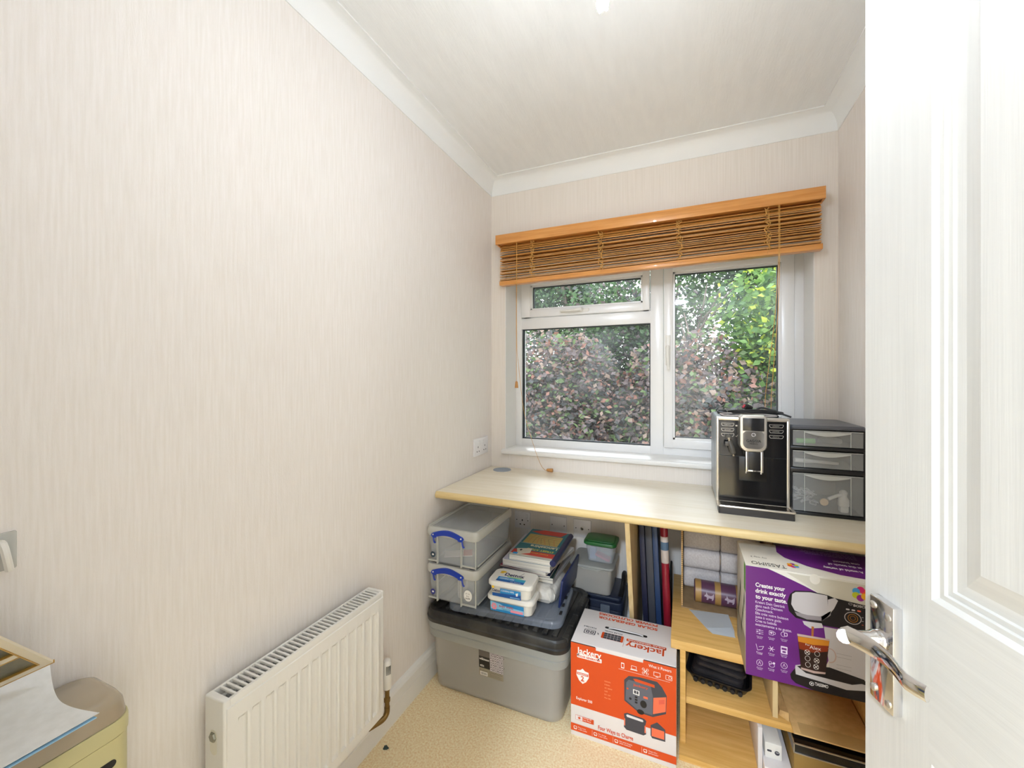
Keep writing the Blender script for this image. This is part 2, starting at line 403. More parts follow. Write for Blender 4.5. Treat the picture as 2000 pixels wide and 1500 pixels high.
# handles
b = NB(); bx(b, -.60, -.45, F0-.022, F0-.016, 1.562, 1.578, .003)
lathe(b, [(.011, -.0), (.011, -.012), (.006, -.018)], (-.49, F0-.02, 1.572), 16, 'Y')
tube(b, [(-.49, F0-.036, 1.574), (-.53, F0-.04, 1.569), (-.60, F0-.040, 1.570)], [.009, .008, .006], 10, smooth=3)
obj('handle', b, white_pl, vent)
b = NB(); bx(b, -.078, -.056, F0-.022, F0-.016, 1.275, 1.42, .003)
lathe(b, [(.012, 0), (.012, -.014), (.007, -.02)], (-.067, F0-.02, 1.36), 16, 'Y')
tube(b, [(-.067, F0-.036, 1.362), (-.068, F0-.044, 1.33), (-.064, F0-.042, 1.255)], [.010, .009, .007], 10, smooth=3)
obj('handle', b, white_pl, side)
# reveal lining and sill
b = NB(); bx(b, WX0-.0, WX0+.004, YB-.001, F0+.01, .83, WZ1); bx(b, WX1-.004, WX1, YB-.001, F0+.01, .83, WZ1); bx(b, WX0, WX1, YB-.001, F0+.01, WZ1-.004, WZ1)
obj('reveal_lining', b, gloss_white, win)
b = NB()
loft(b, [[(x, 2.125, .814), (x, 1.960, .814), (x, 1.953, .817), (x, 1.950, .825), (x, 1.953, .836), (x, 1.960, .840), (x, 2.125, .840)] for x in (WX0-.012, WX1+.012)])
obj('window_sill', b, gloss_white, win)

# ------------------------------------------------------------ door (open, into the room on the right)
th = math.radians(YAW); Fv = Vector((-math.sin(th), math.cos(th), 0)); Rv = Vector((math.cos(th), math.sin(th), 0))
ddir = -(Fv+.135*Rv).normalized(); dorg = .624*Fv+.5422*Rv
drz = math.atan2(ddir.y, ddir.x)
door = thing('door_1', 'white wood grain panelled door standing open at the right', 'door', (dorg.x, dorg.y, 0.008), drz, kind='structure')
DW, DH, DT = .762, 1.98, .035
cols = [(.110, .345), (.417, .652)]; rows = [(.20, .72), (.918, 1.86)]
b = NB()
def face_grid(y, sgn):
    us = [0, .110, .345, .417, .652, DW]; vs = [0, .20, .72, .918, 1.86, DH]
    for i in range(5):
        for j in range(5):
            if i in (1, 3) and j in (1, 3): continue
            rail = (i in (1, 3)) or False
            q = [b.verts.new((us[i], y, vs[j])), b.verts.new((us[i+1], y, vs[j])), b.verts.new((us[i+1], y, vs[j+1])), b.verts.new((us[i], y, vs[j+1]))]
            if sgn < 0: q = q
            else: q = q[::-1]
            f = b.faces.new(q); f.material_index = 1 if rail else 0
    steps = [(0, 0), (.004, .0), (.010, .0045), (.016, .0045), (.0175, .0075), (.024, .0075), (.026, .010), (.038, .010), (.060, .0035), (.062, .0030)]
    for (x0, x1) in cols:
        for (z0, z1) in rows:
            rg = [[(x0+d, y-sgn*k, z0+d), (x1-d, y-sgn*k, z0+d), (x1-d, y-sgn*k, z1-d), (x0+d, y-sgn*k, z1-d)] for d, k in steps]
            V = [[b.verts.new(p) for p in r] for r in rg]
            for A, B in zip(V[:-1], V[1:]):
                for k in range(4):
                    q = (A[k], A[(k+1) % 4], B[(k+1) % 4], B[k]); f = b.faces.new(q if sgn < 0 else q[::-1])
                    f.material_index = 1 if k in (0, 2) else 0
            f = b.faces.new(V[-1] if sgn < 0 else V[-1][::-1]); f.material_index = 0
face_grid(0, -1); face_grid(DT, 1)
for q in (((0, 0, 0), (0, DT, 0), (0, DT, DH), (0, 0, DH)), ((DW, 0, 0), (DW, 0, DH), (DW, DT, DH), (DW, DT, 0)), ((0, 0, DH), (0, DT, DH), (DW, DT, DH), (DW, 0, DH)), ((0, 0, 0), (DW, 0, 0), (DW, DT, 0), (0, DT, 0))):
    b.faces.new([b.verts.new(p) for p in q])
bmesh.ops.remove_doubles(b, verts=b.verts, dist=1e-5); bmesh.ops.recalc_face_normals(b, faces=b.faces)
obj('door_leaf', b, [door_white, door_rail_white], door, world=False, smooth=False)
b = NB(); bx(b, .027, .070, -.012, .0, .737, .885, .0015)
hp = obj('handle_plate', b, chrome, door, world=False, label='square cornered chrome plate')
for x, z in ((.034, .872), (.062, .868), (.034, .752), (.062, .748)):
    b = NB(); lathe(b, [(.005, -.012), (.005, -.0135), (.0035, -.0145), (.0001, -.0147)], (x, 0, z), 12, 'Y'); obj('screw', b, steel, hp, world=False)
b = NB()
lathe(b, [(.013, -.012), (.013, -.020), (.0105, -.024), (.0095, -.048)], (.046, 0, .828), 20, 'Y')
# lever blade: flat, curved, tapering toward the tip
L = []
for t in [i/14 for i in range(15)]:
    x = .040+.130*t; y = -.058+.012*math.sin(PI*min(t*1.15, 1))-.010*(t**2)*0+(.016*(t-.75)**2*10 if t > .75 else 0); z = .832+.009*t+.003*math.sin(PI*t)
    hh = .0135-.004*t-(.007 if t == 0 else 0); tt = .0032
    ring = [(x, y-tt*math.cos(a), z+hh*math.sin(a)) for a in [2*PI*k/14 for k in range(14)]]
    L.append(ring)
loft(b, L)
tube(b, [(.046, -.046, .828), (.044, -.056, .829), (.050, -.060, .831)], .0095, 12, smooth=3)
obj('handle_lever', b, chrome, door, world=False, label='polished chrome lever handle')

# ------------------------------------------------------------ outside
def leaves(name, n, sampler, size, mats, parent, seed):
    R = random.Random(seed); vs = []; fs = []; mi = []
    for i in range(n):
        c = sampler(R)
        if c is None: continue
        s = size*(.6+.8*R.random()); a = Vector((R.gauss(0, 1), R.gauss(0, 1), R.gauss(0, .6))).normalized()
        nrm = Vector((R.gauss(0, .6), R.gauss(0, .6)-.5, R.gauss(0, .6)+.5)); w = a.cross(nrm)
        if w.length < 1e-3: continue
        w.normalize(); up = w.cross(a); k = len(vs)
        vs += [tuple(c), tuple(c+a*s*.45+w*s*.34+up*s*.08), tuple(c+a*s), tuple(c+a*s*.45-w*s*.34+up*s*.08)]
        fs += [(k, k+1, k+2), (k, k+2, k+3)]; m = min(int(R.random()**1.6*len(mats)), len(mats)-1); mi += [m, m]
    me = bpy.data.meshes.new(name); me.from_pydata(vs, [], fs); me.polygons.foreach_set('material_index', mi)
    for m in mats: me.materials.append(m)
    o = bpy.data.objects.new(name, me); C.objects.link(o); o.parent = parent
    me.transform(WM[parent.name].inverted()); return o
def leafm(name, c):
    c = tuple(x*.86 for x in c)
    m = mat(name, c, .5, 0, .45); nt = m.node_tree; bb = nt.nodes['Principled BSDF']; o = nt.nodes['Material Output']
    t = nt.nodes.new('ShaderNodeBsdfTranslucent'); t.inputs[0].default_value = rgb(*[min(255, x*1.1) for x in c]); x = nt.nodes.new('ShaderNodeMixShader'); x.inputs[0].default_value = .35
    nt.links.new(bb.outputs[0], x.inputs[1]); nt.links.new(t.outputs[0], x.inputs[2]); nt.links.new(x.outputs[0], o.inputs[0]); return m
copper = [leafm('copper_leaf_a', (110, 98, 98)), leafm('copper_leaf_c', (76, 80, 80)), leafm('copper_leaf_d', (98, 122, 74)), leafm('copper_leaf_b', (150, 130, 116)), leafm('copper_leaf_e', (150, 106, 92))]
green = [leafm('green_leaf_a', (96, 134, 62)), leafm('green_leaf_b', (124, 160, 78)), leafm('green_leaf_c', (70, 104, 60)), leafm('green_leaf_e', (84, 122, 66)), leafm('green_leaf_f', (108, 148, 74)), leafm('green_leaf_d', (190, 204, 72))]
darkg = [leafm('dark_leaf_a', (72, 104, 62)), leafm('dark_leaf_b', (92, 122, 76)), leafm('dark_leaf_c', (54, 78, 56))]
bark = noise_mat('bark', (78, 68, 62), (104, 94, 86), (20, 20, 5), .9, .5, dist=.01)
def ellip(c, r, fill=.55):
    def f(R):
        d = Vector((R.gauss(0, 1), R.gauss(0, 1), R.gauss(0, 1))).normalized()*(fill+(1-fill)*R.random())
        lump = 1+.16*math.sin(5*d.x+c[0]*7)*math.cos(6*d.z+3*d.y)
        return Vector((c[0]+d.x*r[0]*lump, c[1]+d.y*r[1]*lump, c[2]+d.z*r[2]*lump))
    return f
def clumps(cl, sp):
    def f(R):
        c = cl[int(R.random()*len(cl))]; return Vector((R.gauss(c[0], sp), R.gauss(c[1], sp), R.gauss(c[2], sp*.8)))
    return f
def branchy(bm, p, d, L, r, depth, R, out):
    q = p+d*L
    mid = p+d*L*.5+Vector((R.gauss(0, .05), R.gauss(0, .05), 0))*L
    tube(bm, [p, mid, q], [r, r*.85, r*.7], 6, smooth=2); out.append(tuple(q))
    if depth:
        for k in range(R.choice((2, 3))):
            nd = (d+Vector((R.gauss(0, .55), R.gauss(0, .45), R.gauss(.1, .3)))).normalized(); branchy(bm, q, nd, L*(.6+.25*R.random()), r*.62, depth-1, R, out)
def plant(name, label, cat, base, trunk, crown, n, size, mats, seed, group=None):
    t = thing(name, label, cat, base, 0, group); R = random.Random(seed); b = NB(); tips = []
    branchy(b, Vector(base), Vector((R.gauss(0, .06), R.gauss(0, .05), 1)).normalized(), trunk[0], trunk[1], trunk[2], R, tips)
    obj('trunk', b, bark, t); leaves('foliage', n, crown(tips) if callable(crown) and crown.__name__ == 'by_tips' else crown, size, mats, t, seed); return t
GZ = -.7
b = NB(); bx(b, -14, 12, 2.4, 30, GZ-.1, GZ); struct('ground', b, noise_mat('grass', (86, 104, 60), (110, 126, 72), (8, 8, 8), .95, .3), 'rough grass outside the window', 'ground')
plant('copper_beech', 'purple-brown leaved shrub filling the lower left window pane', 'shrub', (-1.35, 4.6, GZ), (.9, .04, 3), ellip((-1.35, 4.6, .62), (.98, .72, 1.15), .45), 26000, .060, copper, 11)
plant('copper_beech', 'purple-brown leaved shrub seen low through the right casement', 'shrub', (.05, 4.7, GZ), (.9, .04, 3), ellip((.05, 4.7, .50), (.90, .72, 1.15), .45), 26000, .060, copper, 12)
plant('leafy_shrub', 'green and bronze shrub at the far left edge of the lower left pane', 'shrub', (-2.65, 4.9, GZ), (.9, .04, 3), ellip((-2.75, 4.9, .6), (.85, .8, 1.3), .45), 14000, .06, green+copper[:2], 13)
plant('maple_tree', 'bright green broad leaved tree filling the right of the casement', 'tree', (1.3, 5.1, GZ), (1.2, .06, 3), ellip((1.35, 5.1, 1.35), (1.05, .9, 1.45), .4), 26000, .070, green, 14)
plant('ash_tree', 'tall mid green tree rising behind the bright maple', 'tree', (1.7, 7.4, GZ), (1.8, .10, 3), ellip((1.35, 7.3, 3.3), (1.85, 1.2, 1.9), .3), 26000, .075, darkg+green[:1], 15)
plant('oak_tree', 'dark green tree crown seen through the top left vent pane', 'tree', (-2.4, 8.2, GZ), (1.9, .11, 3), ellip((-2.4, 8.2, 2.75), (1.6, 1.0, 1.35), .3), 15000, .08, darkg, 16)
plant('hawthorn', 'mixed green and purple bush between the two copper beech shrubs, further back', 'shrub', (-.7, 6.0, GZ), (1.2, .05, 3), ellip((-.70, 6.0, 1.5), (1.05, .5, 1.25), .35), 16000, .065, darkg+copper[:2], 31)
plant('bare_tree', 'thin grey branched tree with few leaves between the two crowns', 'tree', (-.35, 6.9, GZ), (1.7, .055, 4), ellip((-.4, 6.9, 2.3), (.9, .6, 1.2), .3), 2200, .07, darkg+copper[:1], 22)

# ------------------------------------------------------------ lights fittings
LX, LY = -.134, .743
t = thing('ceiling_light', 'bare folded-tube lamp bulb hanging on a white cord from the ceiling', 'light', (LX, LY, ZC))
b = NB(); lathe(b, [(.040, ZC), (.040, ZC-.012), (.028, ZC-.022), (.006, ZC-.030), (.004, ZC-.032)], (LX, LY, 0), 28)
obj('ceiling_rose', b, white_pl, t)
b = NB(); tube(b, [(LX, LY, ZC-.03), (LX, LY, 2.045)], .003, 8); obj('cord', b, white_pl, t)
b = NB(); lathe(b, [(.004, 2.05), (.012, 2.045), (.014, 2.02), (.016, 2.0), (.015, 1.980)], (LX, LY, 0), 24); obj('lamp_holder', b, white_pl, t)
b = NB()
for k in range(3):
    a = k*PI/3*2+.5; ox, oy = .0058*math.cos(a), .0058*math.sin(a); px, py = -.0042*math.sin(a), .0042*math.cos(a)
    tube(b, [(LX+ox+px, LY+oy+py, 1.981), (LX+ox+px, LY+oy+py, 1.884), (LX+ox, LY+oy, 1.8785), (LX+ox-px, LY+oy-py, 1.884), (LX+ox-px, LY+oy-py, 1.981)], .0038, 8)
obj('bulb', b, mat('glowing_tube', (255, 250, 240), .4, emit=BULB_E), t, label='glowing white tube bulb')
t = thing('hall_fill', 'added round fill lamp on the unseen hall ceiling', 'light', (-.1, -1.5, ZC))  # unseen lamp added behind the doorway to even out the room light
b = NB(); lathe(b, [(.17, ZC), (.17, ZC-.03), (.14, ZC-.035)], (-.1, -1.5, 0), 32); obj('fill_lamp_base', b, white_pl, t)
ld = bpy.data.lights.new('hall_fill_light', 'AREA'); ld.shape = 'DISK'; ld.size = .32; ld.energy = HALL_FILL_W; ld.color = (.70, .835, 1.0)
lo = bpy.data.objects.new('hall_fill_light', ld); C.objects.link(lo); lo.parent = t; lo.location = (0, 0, -.045)
# window daylight sampling portal
pd = bpy.data.lights.new('window_portal', 'AREA'); pd.shape = 'RECTANGLE'; pd.size = WX1-WX0; pd.size_y = WZ1-WZ0; pd.cycles.is_portal = True
po = bpy.data.objects.new('window_portal', pd); C.objects.link(po); po.location = ((WX0+WX1)/2, 2.21, (WZ0+WZ1)/2); po.rotation_euler = (-PI/2, 0, 0)

# ------------------------------------------------------------ sockets
def socket(name, label, o, ux, w, h, kind, cat='socket'):
    """wall plate: o = lower left corner, ux = direction to the right; sticks out by 8 mm"""
    o = Vector(o); ux = Vector(ux); n = ux.cross(Vector((0, 0, 1))); rz = math.atan2(ux.y, ux.x)
    t = thing(name, label, cat, o+ux*w/2, rz)
    b = NB(); bx(b, -w/2, w/2, -.009, 0, 0, h, .003); pl = obj('face_plate', b, socket_white, t, world=False)
    def hole(x, z, a, c):
        b2 = NB(); bx(b2, x-a/2, x+a/2, -.0094, -.0086, z-c/2, z+c/2); return b2
    if kind in ('double', 'single'):
        for cx in ((-.037, .037) if kind == 'double' else (0,)):
            b = NB()
            for (x, z, a, c) in ((cx, h*.50, .005, .009), (cx-.011, h*.25, .007, .005), (cx+.011, h*.25, .007, .005)): bx(b, x-a/2, x+a/2, -.0094, -.0086, z-c/2, z+c/2)
            obj('socket_holes', b, dark_slot, pl, world=False)
            sx = cx+(.014 if kind == 'double' else .026)*(-1 if cx > 0 else 1)
            b = NB(); bx(b, sx-.006, sx+.006, -.0125, -.008, h*.62, h*.86, .002); obj('rocker_switch', b, socket_white, t, world=False)
    if kind == 'aerial':
        b = NB(); lathe(b, [(.007, -.008), (.007, -.014), (.004, -.014), (.004, -.009)], (0, 0, h*.5), 16, 'Y'); obj('aerial_port', b, steel, t, world=False)
    if kind != 'double':
        for x in (-w*.36, w*.36):
            b = NB(); lathe(b, [(.0025, -.0088), (.0025, -.0096)], (x, 0, h*.5), 10, 'Y'); obj('screw', b, dark_slot, pl, world=False)
    return t
socket('wall_socket', 'white double plug socket on the left wall above the desk', (XL, 1.764, .826), (0, 1, 0), .152, .086, 'double')
socket('wall_socket', 'single white plug socket on the window wall beside the clear stacked boxes', (-.812, YB, .434), (1, 0, 0), .086, .086, 'single')
socket('blank_plate', 'plain blank wall plate above the atlas, under the desk', (-.620, YB, .434), (1, 0, 0), .087, .086, 'blank', 'wall plate')
socket('aerial_socket', 'white aerial socket plate behind the green lidded tub', (-.498, YB, .434), (1, 0, 0), .087, .086, 'aerial')
# small clear plastic thing on the left wall, at the photo's edge
t = thing('wall_bracket', 'small clear white plastic bracket on the left wall above the papers', 'bracket', (XL, .262, .915))
b = NB(); bx(b, XL, XL+.006, .245, .282, .918, .975, .002); obj('back_plate', b, clear_rim, t)
b = NB(); tube(b, [(XL+.006, .263, .962), (XL+.022, .263, .962), (XL+.026, .266, .94), (XL+.020, .270, .922)], .005, 8, smooth=3); obj('hook', b, white_pl, t)

# ------------------------------------------------------------ desk
desk = thing('desk', 'built-in pale maple desk with a rounded front edge below the window', 'desk', (-.2, 1.7, 0))
b = NB(); yf, zt, zb = 1.430, .742, .713
pr = [(YB-.003, zt), (yf+.012, zt)]
pr += [(yf+.012-.012*math.sin(a), (zt+zb)/2+(zt-zb)/2*math.cos(a)) for a in [PI*i/8 for i in range(1, 8)]] + [(yf+.012, zb), (YB-.003, zb)]
tb = bmesh.new(); R = [[tb.verts.new((x, p[0], p[1])) for p in pr] for x in (XL+.003, XR-.003)]
n = len(pr)
for i in range(n):
    f = tb.faces.new((R[0][i], R[0][(i+1) % n], R[1][(i+1) % n], R[1][i])); f.material_index = 0 if i == 0 or i >= n-2 else 1
tb.faces.new(R[0]); tb.faces.new(R[1][::-1]); bmesh.ops.recalc_face_normals(tb, faces=tb.faces); merge(b, tb)
obj('worktop', b, [maple, maple_edge], desk)
b = NB(); lathe(b, [(.001, .7425), (.036, .7425), (.037, .744), (.045, .7445), (.046, .742), (.046, .7415)], (-.857, 1.908, 0), 40)
obj('cable_grommet', b, mat('grommet_grey', (148, 160, 176), .4), desk, label='round grey cable hole cover')
b = NB(); prism(b, [(1.448, .712), (1.58, .33), (1.69, .001), (1.93, .001), (1.93, .712)], -.186, -.170, 'X')
obj('support_panel', b, beech_pale, desk)

# ------------------------------------------------------------ shelf unit
sh = thing('shelf_unit', 'low beech shelf unit standing under the right end of the desk', 'shelf unit', (.27, 1.69, 0))
b = NB(); bx(b, -.037, XR-.006, 1.440, 1.93, .322, .351, .0012); obj('top_board', b, beech, sh)
b = NB(); bx(b, -.009, .008, 1.442, 1.93, .019, .322, .0008); obj('side_panel', b, beech, sh)
b = NB(); bx(b, .5, .516, 1.442, 1.93, .019, .322, .0008); obj('side_panel', b, beech, sh)
b = NB(); bx(b, .009, .499, 1.440, 1.93, .154, .176, .0012); obj('shelf', b, beech, sh)
b = NB(); bx(b, -.012, .516, 1.395, 1.93, 0, .018, .001); obj('base_board', b, beech, sh)
b = NB(); bx(b, .252, .266, 1.452, 1.93, .177, .3215, .0008); obj('divider', b, beech_pale, sh)
b = NB(); bx(b, .009, .499, 1.925, 1.93, .018, .322); obj('back_panel', b, beech, sh)

# ------------------------------------------------------------ radiator
rad = thing('radiator', 'white panel radiator hanging on the left wall', 'radiator', (XL+.05, .785, .14))
x0, x1, y0, y1, z0, z1 = XL+.018, XL+.083, .545, 1.025, .145, .528
b = NB(); N = 14; m0, m1 = .022, .022; pitch = (y1-y0-m0-m1)/N
ys = []; off = []
for i in range(N):
    s = y0+m0+i*pitch
    for q, o_ in ((.0, 0), (.10, 0), (.15, -.0075), (.62, -.0050), (.70, -.0075), (.75, .0), (.85, .0025), (.92, .0025)): ys.append(s+q*pitch); off.append(o_)
ys = [y0, y0+.003]+ys+[y1-m1, y1-.003, y1]; off = [-.004, 0]+off+[0, 0, -.004]
zs = [(z0, 0, -.006), (z0+.006, 0, 0), (z0+.032, 0, 0), (z0+.040, 1, 0), (z1-.046, 1, 0), (z1-.038, 0, 0), (z1-.006, 0, 0), (z1, 0, -.006)]
tb = bmesh.new(); G = [[tb.verts.new((x1-.002+(o_*k if 0 < j < len(ys)-1 else o_)+d, y, z)) for j, (y, o_) in enumerate(zip(ys, off))] for z, k, d in zs]
for A, B in zip(G[:-1], G[1:]):
    for i in range(len(A)-1): tb.faces.new((A[i], A[i+1], B[i+1], B[i]))
bmesh.ops.recalc_face_normals(tb, faces=tb.faces); merge(b, tb); bx(b, x0, x0+.008, y0, y1, z0, z1-.01, .002); bx(b, x1-.014, x1-.0075, y0+.004, y1-.004, z0+.004, z1-.004)
obj('panel', b, rad_white, rad)
b = NB(); bx(b, x0, x0+.006, y0+.01, y1-.008, z1-.006, z1+.012, .001); bx(b, x1-.012, x1-.004, y0+.01, y1-.008, z1-.006, z1+.012, .0015)
ns = 34
for i in range(ns+1):
    y = y0+.026+i*(y1-y0-.042)/ns; bx(b, x0+.004, x1-.006, y-.0026, y+.0026, z1+.006, z1+.0115, .0008)
obj('top_grille', b, rad_white, rad)
b = NB()
for i in range(60):
    y = y0+.02+i*(y1-y0-.04)/60; bx(b, x0+.008, x1-.014, y, y+.0012, z0+.05, z1-.012, M=None)
obj('convector_fins', b, rad_in, rad)
for nm, ya, yb in (('end_panel', y0-.004, y0+.012), ('end_panel', y1-.010, y1+.003)):
    b = NB(); bx(b, x0-.001, x1-.004, ya, yb, z0+.006, z1+.013, .004, 3); ep = obj(nm, b, rad_white, rad)
    if ya < .6:
        b = NB()
        for k, (zc, a0, a1) in enumerate(((.452, 0, 1),)):
            out = [((x0+x1)/2-.003+.011*math.cos(a), zc+(.013 if math.sin(a) > 0 else -.017)+.011*math.sin(a)) for a in [2*PI*i/20 for i in range(20)]]
            prism(b, out, y0-.0048, y0-.0042, 'Y')
        obj('slot_cover', b, cream_pl, ep)
        b = NB(); lathe(b, [(.0105, y0-.003), (.0105, y0-.0065), (.0085, y0-.009), (.0001, y0-.009)], ((x0+x1)/2-.003, 0, .462), 6, 'Y'); obj('blanking_nut', b, brass_nut, rad, label='grey tarnished blanking nut')
        b = NB(); bx(b, x0+.012, x1-.016, y0-.008, y0-.003, .335, .362, .003); obj('slot_clip', b, cream_pl, ep)
vx, vy = XL+.048, 1.080
b = NB(); lathe(b, [(.0001, .282), (.010, .280), (.0135, .274), (.0145, .262), (.0155, .235), (.0165, .228), (.0165, .214), (.0155, .212), (.0155, .190), (.012, .186), (.0001, .186)], (vx, vy, 0), 24)
v = obj('thermostatic_valve', b, white_pl, rad, label='white thermostatic valve head')
b = NB()
for k in range(5):
    a = -1.0+k*.22; bx(b, vx+.0150*math.cos(a)-.0006, vx+.0150*math.cos(a)+.0008, vy+.0150*math.sin(a)-.0007, vy+.0150*math.sin(a)+.0007, .238, .266)
obj('vent_slots', b, dark_slot, v)
b = NB(); lathe(b, [(.011, .188), (.009, .180), (.0075, .176), (.0075, .155), (.010, .153), (.010, .143), (.0075, .141), (.0075, .12)], (vx, vy, 0), 18)
tube(b, [(vx, vy, .125), (vx, vy-.002, .105), (vx-.004, vy-.016, .094), (vx-.014, vy-.038, .092), (vx-.024, vy-.060, .092)], .009, 12, smooth=4); obj('valve_tail', b, brass, rad, label='dull brass elbow')
# scrap on the carpet
b = NB(); loft(b, [[(-.896+.009*(1+.2*math.sin(5*a))*math.cos(a)*s, 1.067+.0075*(1+.25*math.cos(3*a))*math.sin(a)*s, z) for a in [2*PI*i/16 for i in range(16)]] for s, z in ((1, .001), (.8, .005), (.2, .006))])
tag(obj('scrap', b, mat('dark_scrap', (46, 62, 60), .7)), 'small dark scrap on the carpet below the radiator valve', 'scrap')

# ------------------------------------------------------------ slim drawer tower by the left edge
cream_ol = mat('olive_cream_plastic', (198, 190, 142), .35); navy = mat('navy_drawer', (48, 62, 98), .35)
tw = thing('drawer_tower', 'slim olive-cream plastic tower with smoked brown lid, against the left wall', 'drawer tower', (-.885, .21, 0))
cx, cy, w, d = -.885, .205, .124, .335
b = NB(); loft(b, [rr(cx, cy, w, d, .028, z, 8) for z in (0, .642)]); bd = obj('body', b, cream_ol, tw)
b = NB(); loft(b, [rr(cx, cy, w+s, d+s, .029, z, 8) for s, z in ((.0, .6425), (.003, .644), (.003, .664), (.001, .668))]); obj('rim', b, cream_ol, tw)
b = NB(); loft(b, [rr(cx, cy, w-.002, d-.002, .028, .6685, 8), rr(cx-.001, cy, w-.006, d-.008, .027, .690, 8), rr(cx-.002, cy, w-.014, d-.02, .026, .7015, 8), rr(cx-.003, cy, w-.026, d-.036, .024, .7055, 8)])
obj('lid', b, brown_clear, tw, label='glossy smoked brown lid')
b = NB()
sl = [(cy+.138+.006*math.cos(a), .606+.006*math.sin(a)) for a in [-PI/2+PI*i/8 for i in range(9)]] + [(cy-.138+.006*math.cos(a), .606+.006*math.sin(a)) for a in [PI/2+PI*i/8 for i in range(9)]]
prism(b, sl, cx+w/2-.006, cx+w/2+.0008, 'X'); obj('handle_slot', b, dark_slot, tw)
b = NB(); bx(b, cx+w/2-.01, cx+w/2+.0015, cy-.15, cy+.150, .35, .572, .004); obj('drawer_front', b, navy, tw, label='navy blue drawer front')
# papers on the tower
def sheetcurve(name, mm, xa, ya, yb, zb, th=.0012, wob=0.0, xl=-.944, zl=.036):
    b = NB(); rg = []
    for i in range(25):
        x = xa+(xl-xa)*i/24; t = max(0, (i/24-.5)/.5); z = zb+zl*t*t; y2 = yb-.012*math.sin(i/24*PI)
        rg.append([(x, ya, z-th), (x, y2, z-th), (x, y2, z), (x, ya, z)])
    loft(b, rg); return obj(name, b, mm)
tag(sheetcurve('magazine', mat('magazine_edge', (150, 140, 150), .7), -.803, .06, .300, .7085, .003, zl=.026), 'dark edged magazine under the white sheets on the slim tower', 'magazine')
tag(sheetcurve('folder', mat('pale_blue_card', (142, 186, 216), .6), -.790, .05, .313, .7135, .0015, zl=.028), 'pale blue folder directly under the white sheet on the slim tower', 'folder')
tag(sheetcurve('paper_sheet', noise_mat('speckled_paper', (228, 228, 226), (236, 236, 235), (60, 60, 60), .7, 0), -.793, .05, .317, .7160, .0006, zl=.030), 'large white sheet of paper curling up against the left wall', 'paper')
# leaning mount with a gilt edge
A0 = Vector((-.8986, .3053, .773)); ux = Vector((-.0294, -.0453, -.0150)).normalized(); uy = Vector((.0621, -.071, .095)); uy = (uy-ux*uy.dot(ux)).normalized()
t = thing('mounted_picture', 'cream mounted picture with a gilt edge leaning on the left wall over the papers', 'picture', A0)
n = ux.cross(uy)
if n.x < 0: n = -n
def qbox(b, u0, u1, v0, v1, t0, t1):
    loft(b, [[tuple(A0+ux*u+uy*v+n*tt) for u, v in ((u0, v0), (u1, v0), (u1, v1), (u0, v1))] for tt in (t0, t1)])
b = NB(); qbox(b, 0, .086, 0, .013, 0, .004); qbox(b, 0, .086, .17, .19, 0, .004); qbox(b, 0, .010, .013, .17, 0, .004); qbox(b, .074, .086, .013, .17, 0, .004); qbox(b, .010, .074, .062, .074, 0, .0045); obj('mount', b, mat('cream_mount', (226, 214, 190), .7), t)
b = NB(); qbox(b, .010, .074, .013, .0145, .001, .005); qbox(b, .0095, .011, .013, .17, .001, .005); qbox(b, -.001, .086, -.0015, .0, .0, .0045); qbox(b, .010, .074, .060, .062, .001, .005); qbox(b, .010, .074, .074, .0755, .001, .005); obj('gilt_edge', b, mat('gilt', (206, 164, 84), .35, .6), t)
b = NB(); qbox(b, .009, .076, .012, .172, .0005, .0015); obj('print', b, noise_mat('dark_print', (92, 88, 66), (116, 108, 82), (30, 30, 30), .2, 0), t)

# ------------------------------------------------------------ blind
bl = thing('venetian_blind', 'honey coloured wooden venetian blind pulled up over the window', 'blind', (-.19, 1.93, 1.69))
b = NB(); bx(b, -.889, .503, 1.893, 1.903, 1.899, 1.9465, .0015); bx(b, -.889, -.881, 1.895, YB-.0, 1.899, 1.9465, .001); bx(b, .495, .503, 1.895, YB-.0, 1.899, 1.9465, .001)
obj('valance', b, blind_wood, bl)
b = NB(); bx(b, -.878, .493, 1.912, 1.965, 1.905, 1.943, .002); obj('head_rail', b, blind_wood, bl)
b = NB(); R = random.Random(4); nsl = 19
for i in range(nsl):
    f = i/(nsl-1); zl = 1.898-f*(1.898-1.722); zr = 1.898-f*(1.898-1.741)
    gap = R.uniform(-.0022, .0022); zl += gap; zr += gap*R.uniform(-.5, 1)
    tl = math.radians(R.choice((4, 10, 16, 24, -4))) if i > 2 else math.radians(40); tr_ = tl*R.uniform(.4, 1.1)
    rg = []
    for k in range(9):
        g = k/8; x = -.873+g*(.495+.873)+(R.uniform(-.001, .001) if k in (0, 8) else 0); z = zl+(zr-zl)*g; a = tl+(tr_-tl)*g
        c_, s_ = math.cos(a), math.sin(a); hw, ht = .0175, .0015
        rg.append([(x, 1.934+c_*p-s_*q, z+s_*p+c_*q) for p, q in ((-hw, -ht), (hw, -ht), (hw, ht), (-hw, ht))])
    loft(b, rg)
obj('slats', b, slat_wood, bl)
b = NB(); M = Matrix.Translation((-.188, 1.93, 1.712)) @ Matrix.Rotation(-.0145, 4, 'Y'); bx(b, -.686, .686, -.020, .018, -.011, .011, .002, M=M); obj('bottom_rail', b, blind_wood, bl)
